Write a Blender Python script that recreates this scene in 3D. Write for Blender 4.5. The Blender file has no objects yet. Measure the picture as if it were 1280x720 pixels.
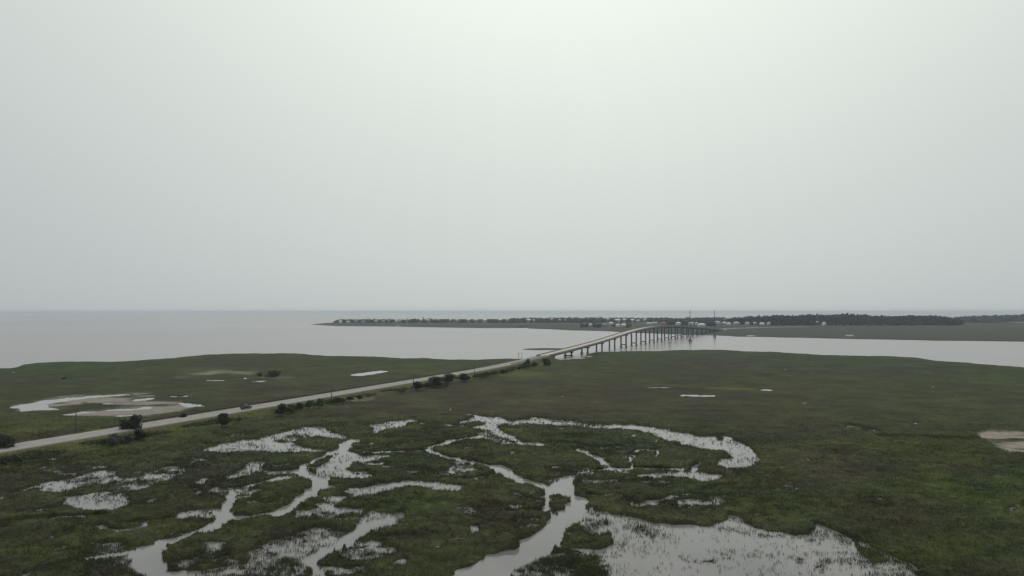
import bpy, bmesh, math, random
import numpy as np
from mathutils import Vector, Matrix

R = math.radians
random.seed(7)
rng = np.random.default_rng(11)
scene = bpy.context.scene
COL = scene.collection

# ------------------------------------------------------------------ camera
CAM_H = 45.0                 # drone height above the water, metres
FPX = 865.0                  # focal length in pixels of the 1280 px wide photograph
EYE_ROW = 389.5              # row of the horizon
TH = math.atan((EYE_ROW - 360.0) / FPX)
cd = bpy.data.cameras.new('camera')
cam = bpy.data.objects.new('camera', cd)
COL.objects.link(cam)
cam.location = (0, 0, CAM_H)
cam.rotation_euler = (R(90) + TH, 0, 0)
cd.sensor_width = 36.0
cd.lens = 36.0 * FPX / 1280.0
cd.clip_start = 0.5
cd.clip_end = 200000.0
scene.camera = cam

# ------------------------------------------------------------------ world: hazy overcast
SUN_EL, SUN_AZ = 52.0, 6.0   # azimuth measured from +Y towards +X
world = bpy.data.worlds.new('World')
scene.world = world
world.use_nodes = True
nt = world.node_tree
nt.nodes.clear()
N = nt.nodes.new
L = nt.links.new
out = N('ShaderNodeOutputWorld')
bg = N('ShaderNodeBackground')
bg.inputs['Strength'].default_value = 0.1
sky = N('ShaderNodeTexSky')
sky.sky_type = 'NISHITA'
sky.sun_disc = False
sky.sun_elevation = R(SUN_EL)
sky.sun_rotation = R(SUN_AZ)
sky.dust_density = 5.0
sky.air_density = 1.2
hs = N('ShaderNodeHueSaturation')
hs.inputs['Saturation'].default_value = 0.25
hs.inputs['Value'].default_value = 0.5
L(sky.outputs[0], hs.inputs['Color'])
tc = N('ShaderNodeTexCoord')
sd = Vector((math.sin(R(SUN_AZ)) * math.cos(R(SUN_EL)), math.cos(R(SUN_AZ)) * math.cos(R(SUN_EL)), math.sin(R(SUN_EL))))
dot = N('ShaderNodeVectorMath'); dot.operation = 'DOT_PRODUCT'
nrm = N('ShaderNodeVectorMath'); nrm.operation = 'NORMALIZE'
L(tc.outputs['Generated'], nrm.inputs[0])
L(nrm.outputs[0], dot.inputs[0])
dot.inputs[1].default_value = sd
cl = N('ShaderNodeMath'); cl.operation = 'MAXIMUM'; cl.inputs[1].default_value = 0.0
L(dot.outputs['Value'], cl.inputs[0])
pw = N('ShaderNodeMath'); pw.operation = 'POWER'; pw.inputs[1].default_value = 3.0
L(cl.outputs[0], pw.inputs[0])
# thin veil of cloud: broad and nearly even, brighter around the hidden sun
veil = N('ShaderNodeMix'); veil.data_type = 'RGBA'
veil.inputs[6].default_value = (4.55, 4.85, 5.05, 1)
veil.inputs[7].default_value = (10.8, 11.75, 10.5, 1)
L(pw.outputs[0], veil.inputs[0])
nz = N('ShaderNodeTexNoise'); nz.inputs['Scale'].default_value = 1.6; nz.inputs['Detail'].default_value = 3.0
L(nrm.outputs[0], nz.inputs['Vector'])
mr = N('ShaderNodeMapRange'); mr.inputs[3].default_value = 0.965; mr.inputs[4].default_value = 1.035
L(nz.outputs['Fac'], mr.inputs[0])
ml = N('ShaderNodeMix'); ml.data_type = 'RGBA'; ml.blend_type = 'MULTIPLY'; ml.inputs[0].default_value = 1.0
L(veil.outputs[2], ml.inputs[6]); L(mr.outputs[0], ml.inputs[7])
mx = N('ShaderNodeMix'); mx.data_type = 'RGBA'; mx.inputs[0].default_value = 0.9
L(hs.outputs[0], mx.inputs[6]); L(ml.outputs[2], mx.inputs[7])
L(mx.outputs[2], bg.inputs['Color'])
L(bg.outputs[0], out.inputs['Surface'])

sl = bpy.data.lights.new('sun', 'SUN')
sl.energy = 0.7
sl.angle = R(14)
sl.color = (1.0, 0.965, 0.9)
sun = bpy.data.objects.new('sun', sl)
COL.objects.link(sun)
sun.rotation_euler = (-sd).to_track_quat('-Z', 'Y').to_euler()
sun.location = (0, 0, 200)

vs = scene.view_settings
vs.view_transform = 'Standard'
vs.look = 'None'
vs.exposure = 0.0
vs.gamma = 1.0
vs.use_curve_mapping = False
scene.cycles.use_denoising = True
scene.cycles.max_bounces = 5
scene.cycles.volume_bounces = 2
scene.cycles.use_light_tree = False

# ------------------------------------------------------------------ photograph pixel <-> ground
CT, ST = math.cos(TH), math.sin(TH)
def ground(px, py, z0=0.0):
    up = -(py - 360.0) / FPX
    dx = (px - 640.0) / FPX
    dy = CT - up * ST
    dz = ST + up * CT
    t = (z0 - CAM_H) / dz
    return dx * t, dy * t
def at(px, py, z0=0.0):
    x, y = ground(px, py, z0)
    return Vector((x, y, z0))
def to_px(X, Y, Z=0.0):
    dz = Z - CAM_H
    f = Y * CT + dz * ST
    u = -Y * ST + dz * CT
    return 640.0 + FPX * X / f, 360.0 - FPX * u / f

# ------------------------------------------------------------------ numpy noise
def _hash(ix, iy, seed):
    h = (ix.astype(np.int64) * 374761393 + iy.astype(np.int64) * 668265263 + seed * 974711) & 0xFFFFFFFF
    h = ((h ^ (h >> 13)) * 1274126177) & 0xFFFFFFFF
    h = h ^ (h >> 16)
    return (h & 0xFFFFFF) / float(0xFFFFFF)
def vnoise(x, y, seed=0):
    ix, iy = np.floor(x), np.floor(y)
    fx, fy = x - ix, y - iy
    fx = fx * fx * (3 - 2 * fx); fy = fy * fy * (3 - 2 * fy)
    a = _hash(ix, iy, seed); b = _hash(ix + 1, iy, seed)
    c = _hash(ix, iy + 1, seed); d = _hash(ix + 1, iy + 1, seed)
    return (a * (1 - fx) + b * fx) * (1 - fy) + (c * (1 - fx) + d * fx) * fy
def fbm(x, y, scale, octv=4, seed=0):
    s = 0; amp = 0.5; tot = 0
    x = x / scale; y = y / scale
    for k in range(octv):
        s = s + amp * vnoise(x + 17.3 * k, y - 9.1 * k, seed + k)
        tot += amp; amp *= 0.5; x = x * 2.03; y = y * 2.03
    return s / tot
def sstep(a, b, x):
    t = np.clip((x - a) / (b - a), 0, 1)
    return t * t * (3 - 2 * t)

# ------------------------------------------------------------------ materials
MATS = {}
def pmat(name, col, rough=0.85, spec=0.3, attr=None, noise=None, bump=None, metallic=0.0):
    """Principled material; noise=(scale, lo, hi) varies the colour, bump=(scale, strength, distance)."""
    if name in MATS: return MATS[name]
    m = bpy.data.materials.new(name)
    m.use_nodes = True
    t = m.node_tree
    b = t.nodes['Principled BSDF']
    b.inputs['Roughness'].default_value = rough
    b.inputs['Specular IOR Level'].default_value = spec
    b.inputs['Metallic'].default_value = metallic
    b.inputs['Base Color'].default_value = (*col, 1)
    src = None
    if attr:
        a = t.nodes.new('ShaderNodeAttribute'); a.attribute_name = attr
        src = a.outputs['Color']
    if noise:
        g = t.nodes.new('ShaderNodeNewGeometry')
        nn = t.nodes.new('ShaderNodeTexNoise'); nn.inputs['Scale'].default_value = noise[0]; nn.inputs['Detail'].default_value = 5.0
        nn.inputs['Roughness'].default_value = 0.65
        t.links.new(g.outputs['Position'], nn.inputs['Vector'])
        r = t.nodes.new('ShaderNodeMapRange')
        r.inputs[1].default_value = 0.25; r.inputs[2].default_value = 0.75
        r.inputs[3].default_value = noise[1]; r.inputs[4].default_value = noise[2]
        t.links.new(nn.outputs['Fac'], r.inputs[0])
        mm = t.nodes.new('ShaderNodeMix'); mm.data_type = 'RGBA'; mm.blend_type = 'MULTIPLY'; mm.inputs[0].default_value = 1.0
        if src: t.links.new(src, mm.inputs[6])
        else: mm.inputs[6].default_value = (*col, 1)
        t.links.new(r.outputs[0], mm.inputs[7])
        src = mm.outputs[2]
    if src: t.links.new(src, b.inputs['Base Color'])
    if bump:
        g = t.nodes.new('ShaderNodeNewGeometry')
        nn = t.nodes.new('ShaderNodeTexNoise'); nn.inputs['Scale'].default_value = bump[0]; nn.inputs['Detail'].default_value = 4.0
        t.links.new(g.outputs['Position'], nn.inputs['Vector'])
        bp = t.nodes.new('ShaderNodeBump'); bp.inputs['Strength'].default_value = bump[1]; bp.inputs['Distance'].default_value = bump[2]
        t.links.new(nn.outputs['Fac'], bp.inputs['Height'])
        t.links.new(bp.outputs[0], b.inputs['Normal'])
    MATS[name] = m
    return m

def water_mat(name, col, rough, bscale, bstr, bdist, patch, var=.08):
    m = bpy.data.materials.new(name); m.use_nodes = True
    t = m.node_tree; b = t.nodes['Principled BSDF']
    b.inputs['IOR'].default_value = 1.33
    b.inputs['Specular IOR Level'].default_value = 0.5
    g = t.nodes.new('ShaderNodeNewGeometry')
    mp = t.nodes.new('ShaderNodeMapping'); mp.inputs['Scale'].default_value = (1.0, 0.55, 1.0)
    t.links.new(g.outputs['Position'], mp.inputs['Vector'])
    nn = t.nodes.new('ShaderNodeTexNoise'); nn.inputs['Scale'].default_value = bscale; nn.inputs['Detail'].default_value = 3.0
    t.links.new(mp.outputs[0], nn.inputs['Vector'])
    bp = t.nodes.new('ShaderNodeBump'); bp.inputs['Strength'].default_value = bstr; bp.inputs['Distance'].default_value = bdist
    t.links.new(nn.outputs['Fac'], bp.inputs['Height'])
    t.links.new(bp.outputs[0], b.inputs['Normal'])
    # broad patches of silt and wind-ruffled water
    n2 = t.nodes.new('ShaderNodeTexNoise'); n2.inputs['Scale'].default_value = patch; n2.inputs['Detail'].default_value = 4.0
    t.links.new(mp.outputs[0], n2.inputs['Vector'])
    r = t.nodes.new('ShaderNodeMapRange'); r.inputs[1].default_value = 0.3; r.inputs[2].default_value = 0.7
    r.inputs[3].default_value = 1 - var; r.inputs[4].default_value = 1 + var
    t.links.new(n2.outputs['Fac'], r.inputs[0])
    mm = t.nodes.new('ShaderNodeMix'); mm.data_type = 'RGBA'; mm.blend_type = 'MULTIPLY'; mm.inputs[0].default_value = 1.0
    mm.inputs[6].default_value = (*col, 1)
    t.links.new(r.outputs[0], mm.inputs[7])
    t.links.new(mm.outputs[2], b.inputs['Base Color'])
    r2 = t.nodes.new('ShaderNodeMapRange'); r2.inputs[1].default_value = 0.3; r2.inputs[2].default_value = 0.7
    r2.inputs[3].default_value = rough * 0.8; r2.inputs[4].default_value = rough * 1.2
    t.links.new(n2.outputs['Fac'], r2.inputs[0])
    t.links.new(r2.outputs[0], b.inputs['Roughness'])
    MATS[name] = m
    return m

M_SEA = water_mat('silty sea water', (0.24, 0.196, 0.208), 0.22, 0.12, 0.12, 0.2, 0.0012)
M_POND = water_mat('still marsh water', (0.19, 0.176, 0.175), 0.06, 0.9, 0.10, 0.03, 0.06, .2)
M_MARSH = pmat('marsh sward', (0.06, 0.06, 0.04), 0.95, 0.1, attr='Col', noise=(0.6, 0.66, 1.34), bump=(1.5, 0.9, 0.5))
M_TUFT = pmat('marsh grass blades', (0.06, 0.06, 0.04), 0.9, 0.1, attr='Col')
def add_translucency(m, fac):
    t = m.node_tree; b = t.nodes['Principled BSDF']; o = t.nodes['Material Output']
    tr = t.nodes.new('ShaderNodeBsdfTranslucent'); mx_ = t.nodes.new('ShaderNodeMixShader'); mx_.inputs[0].default_value = fac
    t.links.new(b.inputs['Base Color'].links[0].from_socket, tr.inputs['Color'])
    t.links.new(b.outputs[0], mx_.inputs[1]); t.links.new(tr.outputs[0], mx_.inputs[2]); t.links.new(mx_.outputs[0], o.inputs['Surface'])
add_translucency(M_TUFT, .45)
M_FARM = pmat('far marsh sward', (0.054, 0.057, 0.045), 0.95, 0.1, noise=(0.02, 0.75, 1.25), bump=(0.3, 0.5, 0.4))
M_ASPH = pmat('worn pale asphalt', (0.305, 0.28, 0.272), 0.9, 0.2, noise=(0.35, 0.85, 1.1))
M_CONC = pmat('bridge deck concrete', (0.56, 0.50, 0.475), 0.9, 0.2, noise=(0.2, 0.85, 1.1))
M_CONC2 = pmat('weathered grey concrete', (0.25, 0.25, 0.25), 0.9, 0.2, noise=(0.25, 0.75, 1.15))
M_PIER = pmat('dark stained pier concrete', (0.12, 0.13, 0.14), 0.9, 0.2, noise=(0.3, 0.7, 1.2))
M_RUST = pmat('rust stained rail', (0.24, 0.17, 0.14), 0.8, 0.3, noise=(0.5, 0.7, 1.2))
M_YEL = pmat('yellow road paint', (0.55, 0.38, 0.07), 0.8, 0.2, noise=(0.6, 0.6, 1.1))
M_WHT = pmat('white road paint', (0.7, 0.7, 0.68), 0.8, 0.2, noise=(0.6, 0.6, 1.1))
M_STEEL = pmat('dark guard rail with shadow', (0.05, 0.048, 0.046), 0.8, 0.3, noise=(0.8, 0.7, 1.2))  # dark tone and deep rail profile stand for rail, posts and their shadow
M_POLE = pmat('weathered timber pole', (0.10, 0.09, 0.08), 0.9, 0.2, noise=(1.5, 0.7, 1.2))
M_TOWER = pmat('weathering steel tower', (0.11, 0.11, 0.11), 0.8, 0.3, noise=(0.6, 0.8, 1.2))
M_BARK = pmat('dark bark', (0.07, 0.06, 0.05), 0.95, 0.1, noise=(3.0, 0.6, 1.3))
M_LEAF = pmat('dark evergreen leaves', (0.045, 0.06, 0.035), 0.8, 0.2, attr='Col')
M_WOOD = pmat('far woodland leaves', (0.035, 0.05, 0.035), 0.9, 0.1, attr='Col')

# ------------------------------------------------------------------ object helpers
def link_mesh(name, me, mat=None, parent=None, label=None, cat=None, group=None, kind=None):
    o = bpy.data.objects.new(name, me)
    COL.objects.link(o)
    if mat is not None and len(me.materials) == 0: me.materials.append(mat)
    if parent is not None: o.parent = parent
    tag(o, label, cat, group, kind)
    return o
def tag(o, label=None, cat=None, group=None, kind=None):
    if label: o['label'] = label
    if cat: o['category'] = cat
    if group: o['group'] = group
    if kind: o['kind'] = kind
    return o
def thing(name, loc, label, cat, group=None, rz=0.0):
    o = bpy.data.objects.new(name, None)
    COL.objects.link(o)
    o.empty_display_size = 0.5
    o.location = loc; o.rotation_euler = (0, 0, rz)
    return tag(o, label, cat, group)
def np_mesh(name, V, F, smooth=False, cols=None):
    """V (n,3), F (m,k) with k = 3 or 4."""
    me = bpy.data.meshes.new(name)
    V = np.asarray(V, dtype=np.float32); F = np.asarray(F, dtype=np.int32)
    m, k = F.shape
    me.vertices.add(len(V)); me.vertices.foreach_set('co', V.ravel())
    me.loops.add(m * k); me.loops.foreach_set('vertex_index', F.ravel())
    me.polygons.add(m)
    me.polygons.foreach_set('loop_start', np.arange(0, m * k, k, dtype=np.int32))
    me.polygons.foreach_set('use_smooth', np.full(m, smooth, dtype=bool))
    me.update(calc_edges=True)
    if cols is not None:
        a = me.color_attributes.new('Col', 'FLOAT_COLOR', 'POINT')
        c = np.ones((len(V), 4), dtype=np.float32); c[:, :3] = cols
        a.data.foreach_set('color', c.ravel())
    return me
class MB:
    """collects boxes, tubes and prisms and links them as one mesh"""
    def __init__(self): self.bm = bmesh.new()
    def box(self, c, s, rz=0.0, bevel=0.0):
        m = Matrix.Translation(c) @ Matrix.Rotation(rz, 4, 'Z') @ Matrix.Diagonal((s[0], s[1], s[2], 1))
        r = bmesh.ops.create_cube(self.bm, size=1.0, matrix=m)
        if bevel:
            es = {e for v in r['verts'] for e in v.link_edges}
            bmesh.ops.bevel(self.bm, geom=list(es), offset=bevel, segments=2, affect='EDGES')
        return self
    def tube(self, a, b, r0, r1=None, n=8):
        a, b = Vector(a), Vector(b); r1 = r0 if r1 is None else r1
        d = b - a
        q = d.to_track_quat('Z', 'Y').to_matrix().to_4x4()
        bmesh.ops.create_cone(self.bm, cap_ends=True, segments=n, radius1=r0, radius2=r1, depth=d.length,
                              matrix=Matrix.Translation((a + b) / 2) @ q)
        return self
    def strip(self, pts, w, z0=0.0):
        """flat ribbon of width w along pts"""
        vs_ = []
        for i, p in enumerate(pts):
            p = Vector(p)
            d = (Vector(pts[min(i + 1, len(pts) - 1)]) - Vector(pts[max(i - 1, 0)])); d.z = 0; d.normalize()
            n = Vector((d.y, -d.x, 0))
            vs_.append((self.bm.verts.new(p - n * w / 2 + Vector((0, 0, z0))), self.bm.verts.new(p + n * w / 2 + Vector((0, 0, z0)))))
        for i in range(len(vs_) - 1):
            self.bm.faces.new((vs_[i][0], vs_[i][1], vs_[i + 1][1], vs_[i + 1][0]))
        return self
    def sweep(self, pts, prof, closed=True):
        """sweep a (side, up) profile along pts"""
        rows = []
        for i, p in enumerate(pts):
            p = Vector(p)
            d = (Vector(pts[min(i + 1, len(pts) - 1)]) - Vector(pts[max(i - 1, 0)])); d.z = 0; d.normalize()
            n = Vector((d.y, -d.x, 0))
            rows.append([self.bm.verts.new(p + n * s + Vector((0, 0, u))) for s, u in prof])
        k = len(prof)
        for i in range(len(rows) - 1):
            for j in range(k if closed else k - 1):
                self.bm.faces.new((rows[i][j], rows[i][(j + 1) % k], rows[i + 1][(j + 1) % k], rows[i + 1][j]))
        if closed:
            self.bm.faces.new(rows[0][::-1]); self.bm.faces.new(rows[-1])
        return self
    def mesh(self, name, smooth=False):
        bmesh.ops.recalc_face_normals(self.bm, faces=self.bm.faces[:])
        me = bpy.data.meshes.new(name)
        self.bm.to_mesh(me); self.bm.free()
        if smooth:
            for p in me.polygons: p.use_smooth = True
        return me
    def build(self, name, mat, parent=None, smooth=False, **kw):
        return link_mesh(name, self.mesh(name, smooth), mat, parent, **kw)

# ================================================================== SETTING
# ------------------------------------------------------------------ road line
RA, RB = Vector((-163.0, 218.0)), Vector((498.0, 1652.0))
RD = (RB - RA).normalized()
RN = Vector((RD.y, -RD.x))                       # right hand side of the road (towards the camera)
SL = RD.x / RD.y
def road_x(Y): return RA.x + (Y - RA.y) * SL
PROF = [(0, 1.6), (480, 1.6), (560, 2.2), (632, 4.9), (700, 7.4), (782, 11.2), (840, 15.0), (886, 18.2), (930, 20.6), (968, 21.9), (1010, 22.8),
        (1067, 23.0), (1120, 22.3), (1188, 20.6), (1260, 18.0), (1341, 14.9), (1440, 10.6), (1539, 6.2), (1600, 3.4), (1652, 2.0), (1760, 1.6)]
_py = np.array([p[0] for p in PROF], float); _pz = np.array([p[1] for p in PROF], float)
def deck_z(Y):
    Y = np.asarray(Y, float)
    acc = 0
    for k in (-36, -24, -12, 0, 12, 24, 36): acc = acc + np.interp(Y + k, _py, _pz)
    return acc / 7
BR0, BR1 = 634.0, 1655.0                         # bridge ends (Y)

# ------------------------------------------------------------------ shoreline of the near marsh (photo pixels)
SHORE = [(-700, 560), (-400, 505), (-200, 478), (-60, 464), (0, 460.5), (15, 460), (32, 455), (50, 453.2), (87, 452), (140, 452), (175, 450.2), (215, 448), (237, 445.5),
         (255, 442.8), (300, 441.2), (320, 441.2), (370, 442), (407, 444), (470, 446), (500, 447.5), (540, 448.6), (590, 449.2), (615, 448.2), (640, 448),
         (655, 449.5), (700, 449.8), (716, 449.4), (726, 446), (735, 442.5), (748, 440.2), (765, 439.5), (790, 438.7), (840, 437.6), (890, 437.5), (960, 440),
         (1047, 444), (1117, 446.2), (1172, 450), (1230, 454.3), (1280, 460), (1500, 487), (1700, 515), (2000, 560)]
_su, _sy = [], []
for p in SHORE:
    x, y = ground(*p); _su.append(x / y); _sy.append(y)
_su = np.array(_su); _sy = np.array(_sy)
def shore_y(u): return np.exp(np.interp(u, _su, np.log(_sy)))

# ------------------------------------------------------------------ wet areas of the foreground, traced in photo pixels
SS = 2
CX0, CX1, CY0, CY1 = -240, 1520, 455, 860
CW, CH = (CX1 - CX0) * SS, (CY1 - CY0) * SS
GX = (np.arange(CW) + 0.5) / SS + CX0
GY = (np.arange(CH) + 0.5) / SS + CY0
OPEN = np.zeros((CH, CW), np.float32)
FLOOD = np.zeros((CH, CW), np.float32)
MUD = np.zeros((CH, CW), np.float32)
DARK = np.zeros((CH, CW), np.float32)
def poly(arr, pts, val=1.0, op='max'):
    P = np.array(pts, float)
    x0, x1 = P[:, 0].min() - 1, P[:, 0].max() + 1
    y0, y1 = P[:, 1].min() - 1, P[:, 1].max() + 1
    i0, i1 = max(0, int((x0 - CX0) * SS)), min(CW, int((x1 - CX0) * SS) + 1)
    j0, j1 = max(0, int((y0 - CY0) * SS)), min(CH, int((y1 - CY0) * SS) + 1)
    xs, ys = np.meshgrid(GX[i0:i1], GY[j0:j1])
    ins = np.zeros(xs.shape, bool)
    for k in range(len(P)):
        ax, ay = P[k]; bx, by = P[(k + 1) % len(P)]
        if ay == by: continue
        c = ((ay > ys) != (by > ys)) & (xs < (bx - ax) * (ys - ay) / (by - ay) + ax)
        ins ^= c
    sub = arr[j0:j1, i0:i1]
    if op == 'max': sub[ins] = np.maximum(sub[ins], val)
    else: sub[ins] = val
def stroke(arr, pts, w, val=1.0, op='max'):
    """ribbon of vertical thickness w px; widths are round on the ground"""
    for (ax, ay), (bx, by) in zip(pts[:-1], pts[1:]):
        q = max(2.0, FPX / max(30, ((ay + by) / 2 - EYE_ROW)))
        mx_ = w * q
        i0, i1 = max(0, int((min(ax, bx) - mx_ - CX0) * SS)), min(CW, int((max(ax, bx) + mx_ - CX0) * SS) + 1)
        j0, j1 = max(0, int((min(ay, by) - w - 1 - CY0) * SS)), min(CH, int((max(ay, by) + w + 1 - CY0) * SS) + 1)
        if i1 <= i0 or j1 <= j0: continue
        xs, ys = np.meshgrid(GX[i0:i1], GY[j0:j1])
        px_, py_ = (xs - ax) / q, ys - ay
        dx, dy = (bx - ax) / q, by - ay
        t = np.clip((px_ * dx + py_ * dy) / (dx * dx + dy * dy + 1e-9), 0, 1)
        ins = np.hypot(px_ - t * dx, py_ - t * dy) < w / 2
        sub = arr[j0:j1, i0:i1]
        if op == 'max': sub[ins] = np.maximum(sub[ins], val)
        else: sub[ins] = val
def blob(arr, x, y, rx, ry, val=1.0, op='max'):
    poly(arr, [(x + rx * math.cos(a), y + ry * math.sin(a)) for a in np.linspace(0, 2 * math.pi, 20, endpoint=False)], val, op)

# flooded grass
poly(FLOOD, [(247, 564), (275, 556), (305, 550), (320, 549), (357, 539), (382, 534), (407, 533), (412, 540), (435, 547), (430, 551), (400, 546), (380, 548), (365, 556), (395, 562), (415, 565), (380, 566), (320, 565), (275, 567)], .8)
poly(FLOOD, [(340, 549), (370, 543), (395, 545), (370, 554), (345, 556)], .45, 'set')
poly(FLOOD, [(452, 545), (470, 538), (465, 533), (440, 531), (450, 529), (470, 531), (485, 527), (517, 523), (523, 527), (500, 534), (470, 541)], .8)
stroke(FLOOD, [(500, 541), (530, 538), (556, 540)], 3, .45)
stroke(FLOOD, [(527, 530), (555, 532)], 2.0, .8)
stroke(FLOOD, [(560, 532), (577, 531)], 2.2, .75)
poly(FLOOD, [(577, 526), (597, 520), (620, 521), (640, 527), (667, 522), (690, 525), (722, 527), (760, 531), (790, 530), (815, 535), (852, 540), (877, 545), (910, 545), (925, 553), (940, 561), (951, 572), (947, 579), (935, 586), (905, 587), (892, 583), (897, 577), (917, 571), (905, 564), (877, 560), (852, 555), (830, 550), (812, 541), (777, 537), (740, 535), (702, 533), (665, 530), (655, 531), (640, 532), (632, 531), (620, 534), (640, 544), (655, 553), (685, 555), (680, 557), (650, 556), (628, 546), (610, 539), (582, 536), (596, 533), (577, 530)], .84)
poly(FLOOD, [(660, 524), (690, 525), (722, 527), (760, 532), (740, 534), (700, 531)], .62, 'set')
stroke(FLOOD, [(600, 541), (585, 545), (560, 545)], 2.5, .5)
blob(FLOOD, 593, 530, 16, 2.4, 0.05, 'set')
blob(FLOOD, 898, 548, 5, 2.0, 0.0, 'set')
poly(FLOOD, [(0, 625), (15, 617), (50, 605), (80, 599), (130, 588), (145, 589), (148, 597), (170, 597), (172, 607), (150, 610), (120, 608), (88, 612), (70, 617), (45, 611), (20, 621)], .62)
poly(FLOOD, [(75, 632), (82, 620), (112, 617), (160, 620), (168, 631), (140, 640), (100, 637)], .82)
stroke(FLOOD, [(172, 630), (205, 624)], 4, .4)
stroke(FLOOD, [(47, 639), (70, 635)], 3, .7)
stroke(FLOOD, [(-60, 640), (-20, 628), (5, 622)], 6, .55)
poly(FLOOD, [(430, 561), (455, 572), (432, 585), (445, 594), (415, 600), (402, 602), (392, 596), (395, 585), (420, 567)], .8)
stroke(FLOOD, [(455, 573), (472, 571)], 6, .7)
stroke(FLOOD, [(455, 582), (490, 585), (515, 590)], 4, .45)
stroke(FLOOD, [(285, 599), (305, 593), (315, 583), (325, 578)], 5, .72)
stroke(FLOOD, [(322, 589), (350, 591), (378, 589)], 4, .75)
stroke(FLOOD, [(322, 580), (345, 583), (365, 580)], 3, .5)
stroke(FLOOD, [(300, 618), (327, 612)], 3.5, .7)
poly(FLOOD, [(420, 615), (440, 610), (475, 605), (505, 600), (545, 604), (585, 609), (570, 616), (540, 611), (507, 609), (480, 617), (445, 620)], .83)
poly(FLOOD, [(370, 640), (407, 630), (425, 634), (440, 642), (395, 643), (385, 648), (365, 646)], .78)
poly(FLOOD, [(450, 648), (470, 643), (495, 641), (508, 639), (506, 647), (492, 658), (470, 663), (445, 662)], .78)
poly(FLOOD, [(305, 705), (320, 682), (352, 672), (382, 664), (402, 656), (430, 664), (432, 682), (390, 694), (382, 712), (370, 730), (300, 760), (200, 740), (205, 716), (260, 712)], .58)
stroke(FLOOD, [(516, 587), (562, 594)], 3, .55)
stroke(FLOOD, [(608, 631), (648, 634)], 5, .55)
stroke(FLOOD, [(585, 635), (607, 650)], 6, .35)
blob(FLOOD, 591, 662, 8, 4, .7)
stroke(FLOOD, [(405, 713), (455, 713)], 9, .55)
blob(FLOOD, 500, 703, 7, 4, .9)
stroke(FLOOD, [(450, 688), (482, 684)], 6, .45)
poly(FLOOD, [(788, 595), (820, 590), (850, 590), (877, 589), (904, 596), (895, 603), (872, 602), (840, 597), (810, 599)], .75)
stroke(FLOOD, [(795, 633), (830, 626), (842, 621)], 5, .62)
stroke(FLOOD, [(842, 622), (862, 618)], 5, .3)
poly(FLOOD, [(745, 638), (780, 644), (810, 652), (840, 656), (877, 656), (902, 654), (910, 643), (922, 646), (932, 655), (960, 664), (997, 669), (1015, 666), (1021, 655), (1042, 662), (1066, 674), (1072, 688), (1090, 700), (1098, 704), (1115, 699), (1135, 707), (1150, 720), (1180, 760), (1160, 830), (740, 830), (660, 745), (640, 718), (690, 692), (752, 688), (765, 680), (755, 650)], .74)
poly(FLOOD, [(800, 668), (850, 657), (880, 658), (940, 672), (1010, 676), (1050, 690), (1075, 720), (1100, 800), (760, 800), (755, 705), (770, 690)], .955, 'set')
poly(FLOOD, [(640, 712), (665, 700), (692, 692), (740, 690), (760, 697), (770, 714), (740, 730), (640, 740)], .38, 'set')
poly(FLOOD, [(1042, 668), (1062, 676), (1066, 684), (1050, 680)], .35, 'set')
poly(FLOOD, [(1075, 690), (1100, 692), (1112, 699), (1090, 701)], .25, 'set')
blob(FLOOD, 880, 697, 38, 9, .72, 'set')
blob(FLOOD, 815, 668, 32, 6, .72, 'set')
blob(FLOOD, 955, 688, 50, 9, .8, 'set')
blob(FLOOD, 1030, 700, 40, 12, .74, 'set')
blob(FLOOD, 745, 645, 14, 6, .05, 'set')
poly(FLOOD, [(708, 662), (727, 654), (745, 661), (751, 682), (715, 685), (700, 678)], .03, 'set')
stroke(FLOOD, [(125, 659), (140, 664), (165, 662), (182, 656)], 4.5, .75)
stroke(FLOOD, [(60, 672), (85, 666), (93, 661)], 2.6, .8)
stroke(FLOOD, [(104, 676), (116, 680)], 2.6, .8)
stroke(FLOOD, [(33, 683), (44, 679)], 3.0, .6)
stroke(FLOOD, [(238, 612), (255, 614)], 3.0, .55)
blob(FLOOD, 250, 618, 6, 4, .5)
stroke(FLOOD, [(150, 702), (170, 712), (180, 725)], 8, .5)
stroke(FLOOD, [(215, 690), (235, 700), (290, 704)], 3.0, .4)
stroke(FLOOD, [(95, 690), (120, 686), (150, 688)], 2.6, .5)
stroke(FLOOD, [(180, 652), (215, 650), (250, 655)], 2.6, .4)
stroke(FLOOD, [(430, 668), (470, 672), (520, 668)], 2.6, .4)
stroke(FLOOD, [(520, 596), (545, 590), (600, 588)], 2.4, .45)
stroke(FLOOD, [(450, 553), (480, 556), (520, 552)], 2.2, .5)
stroke(FLOOD, [(640, 618), (660, 622), (672, 628)], 2.6, .5)
stroke(FLOOD, [(640, 652), (655, 648), (672, 650)], 2.6, .4)
poly(FLOOD, [(-230, 700), (-150, 670), (-60, 690), (-20, 740), (-100, 800), (-220, 790)], .6)
poly(FLOOD, [(1300, 690), (1340, 640), (1440, 650), (1500, 700), (1440, 780), (1340, 770)], .5)
stroke(FLOOD, [(1262, 640), (1275, 632), (1290, 628)], 3.0, .5)
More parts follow.
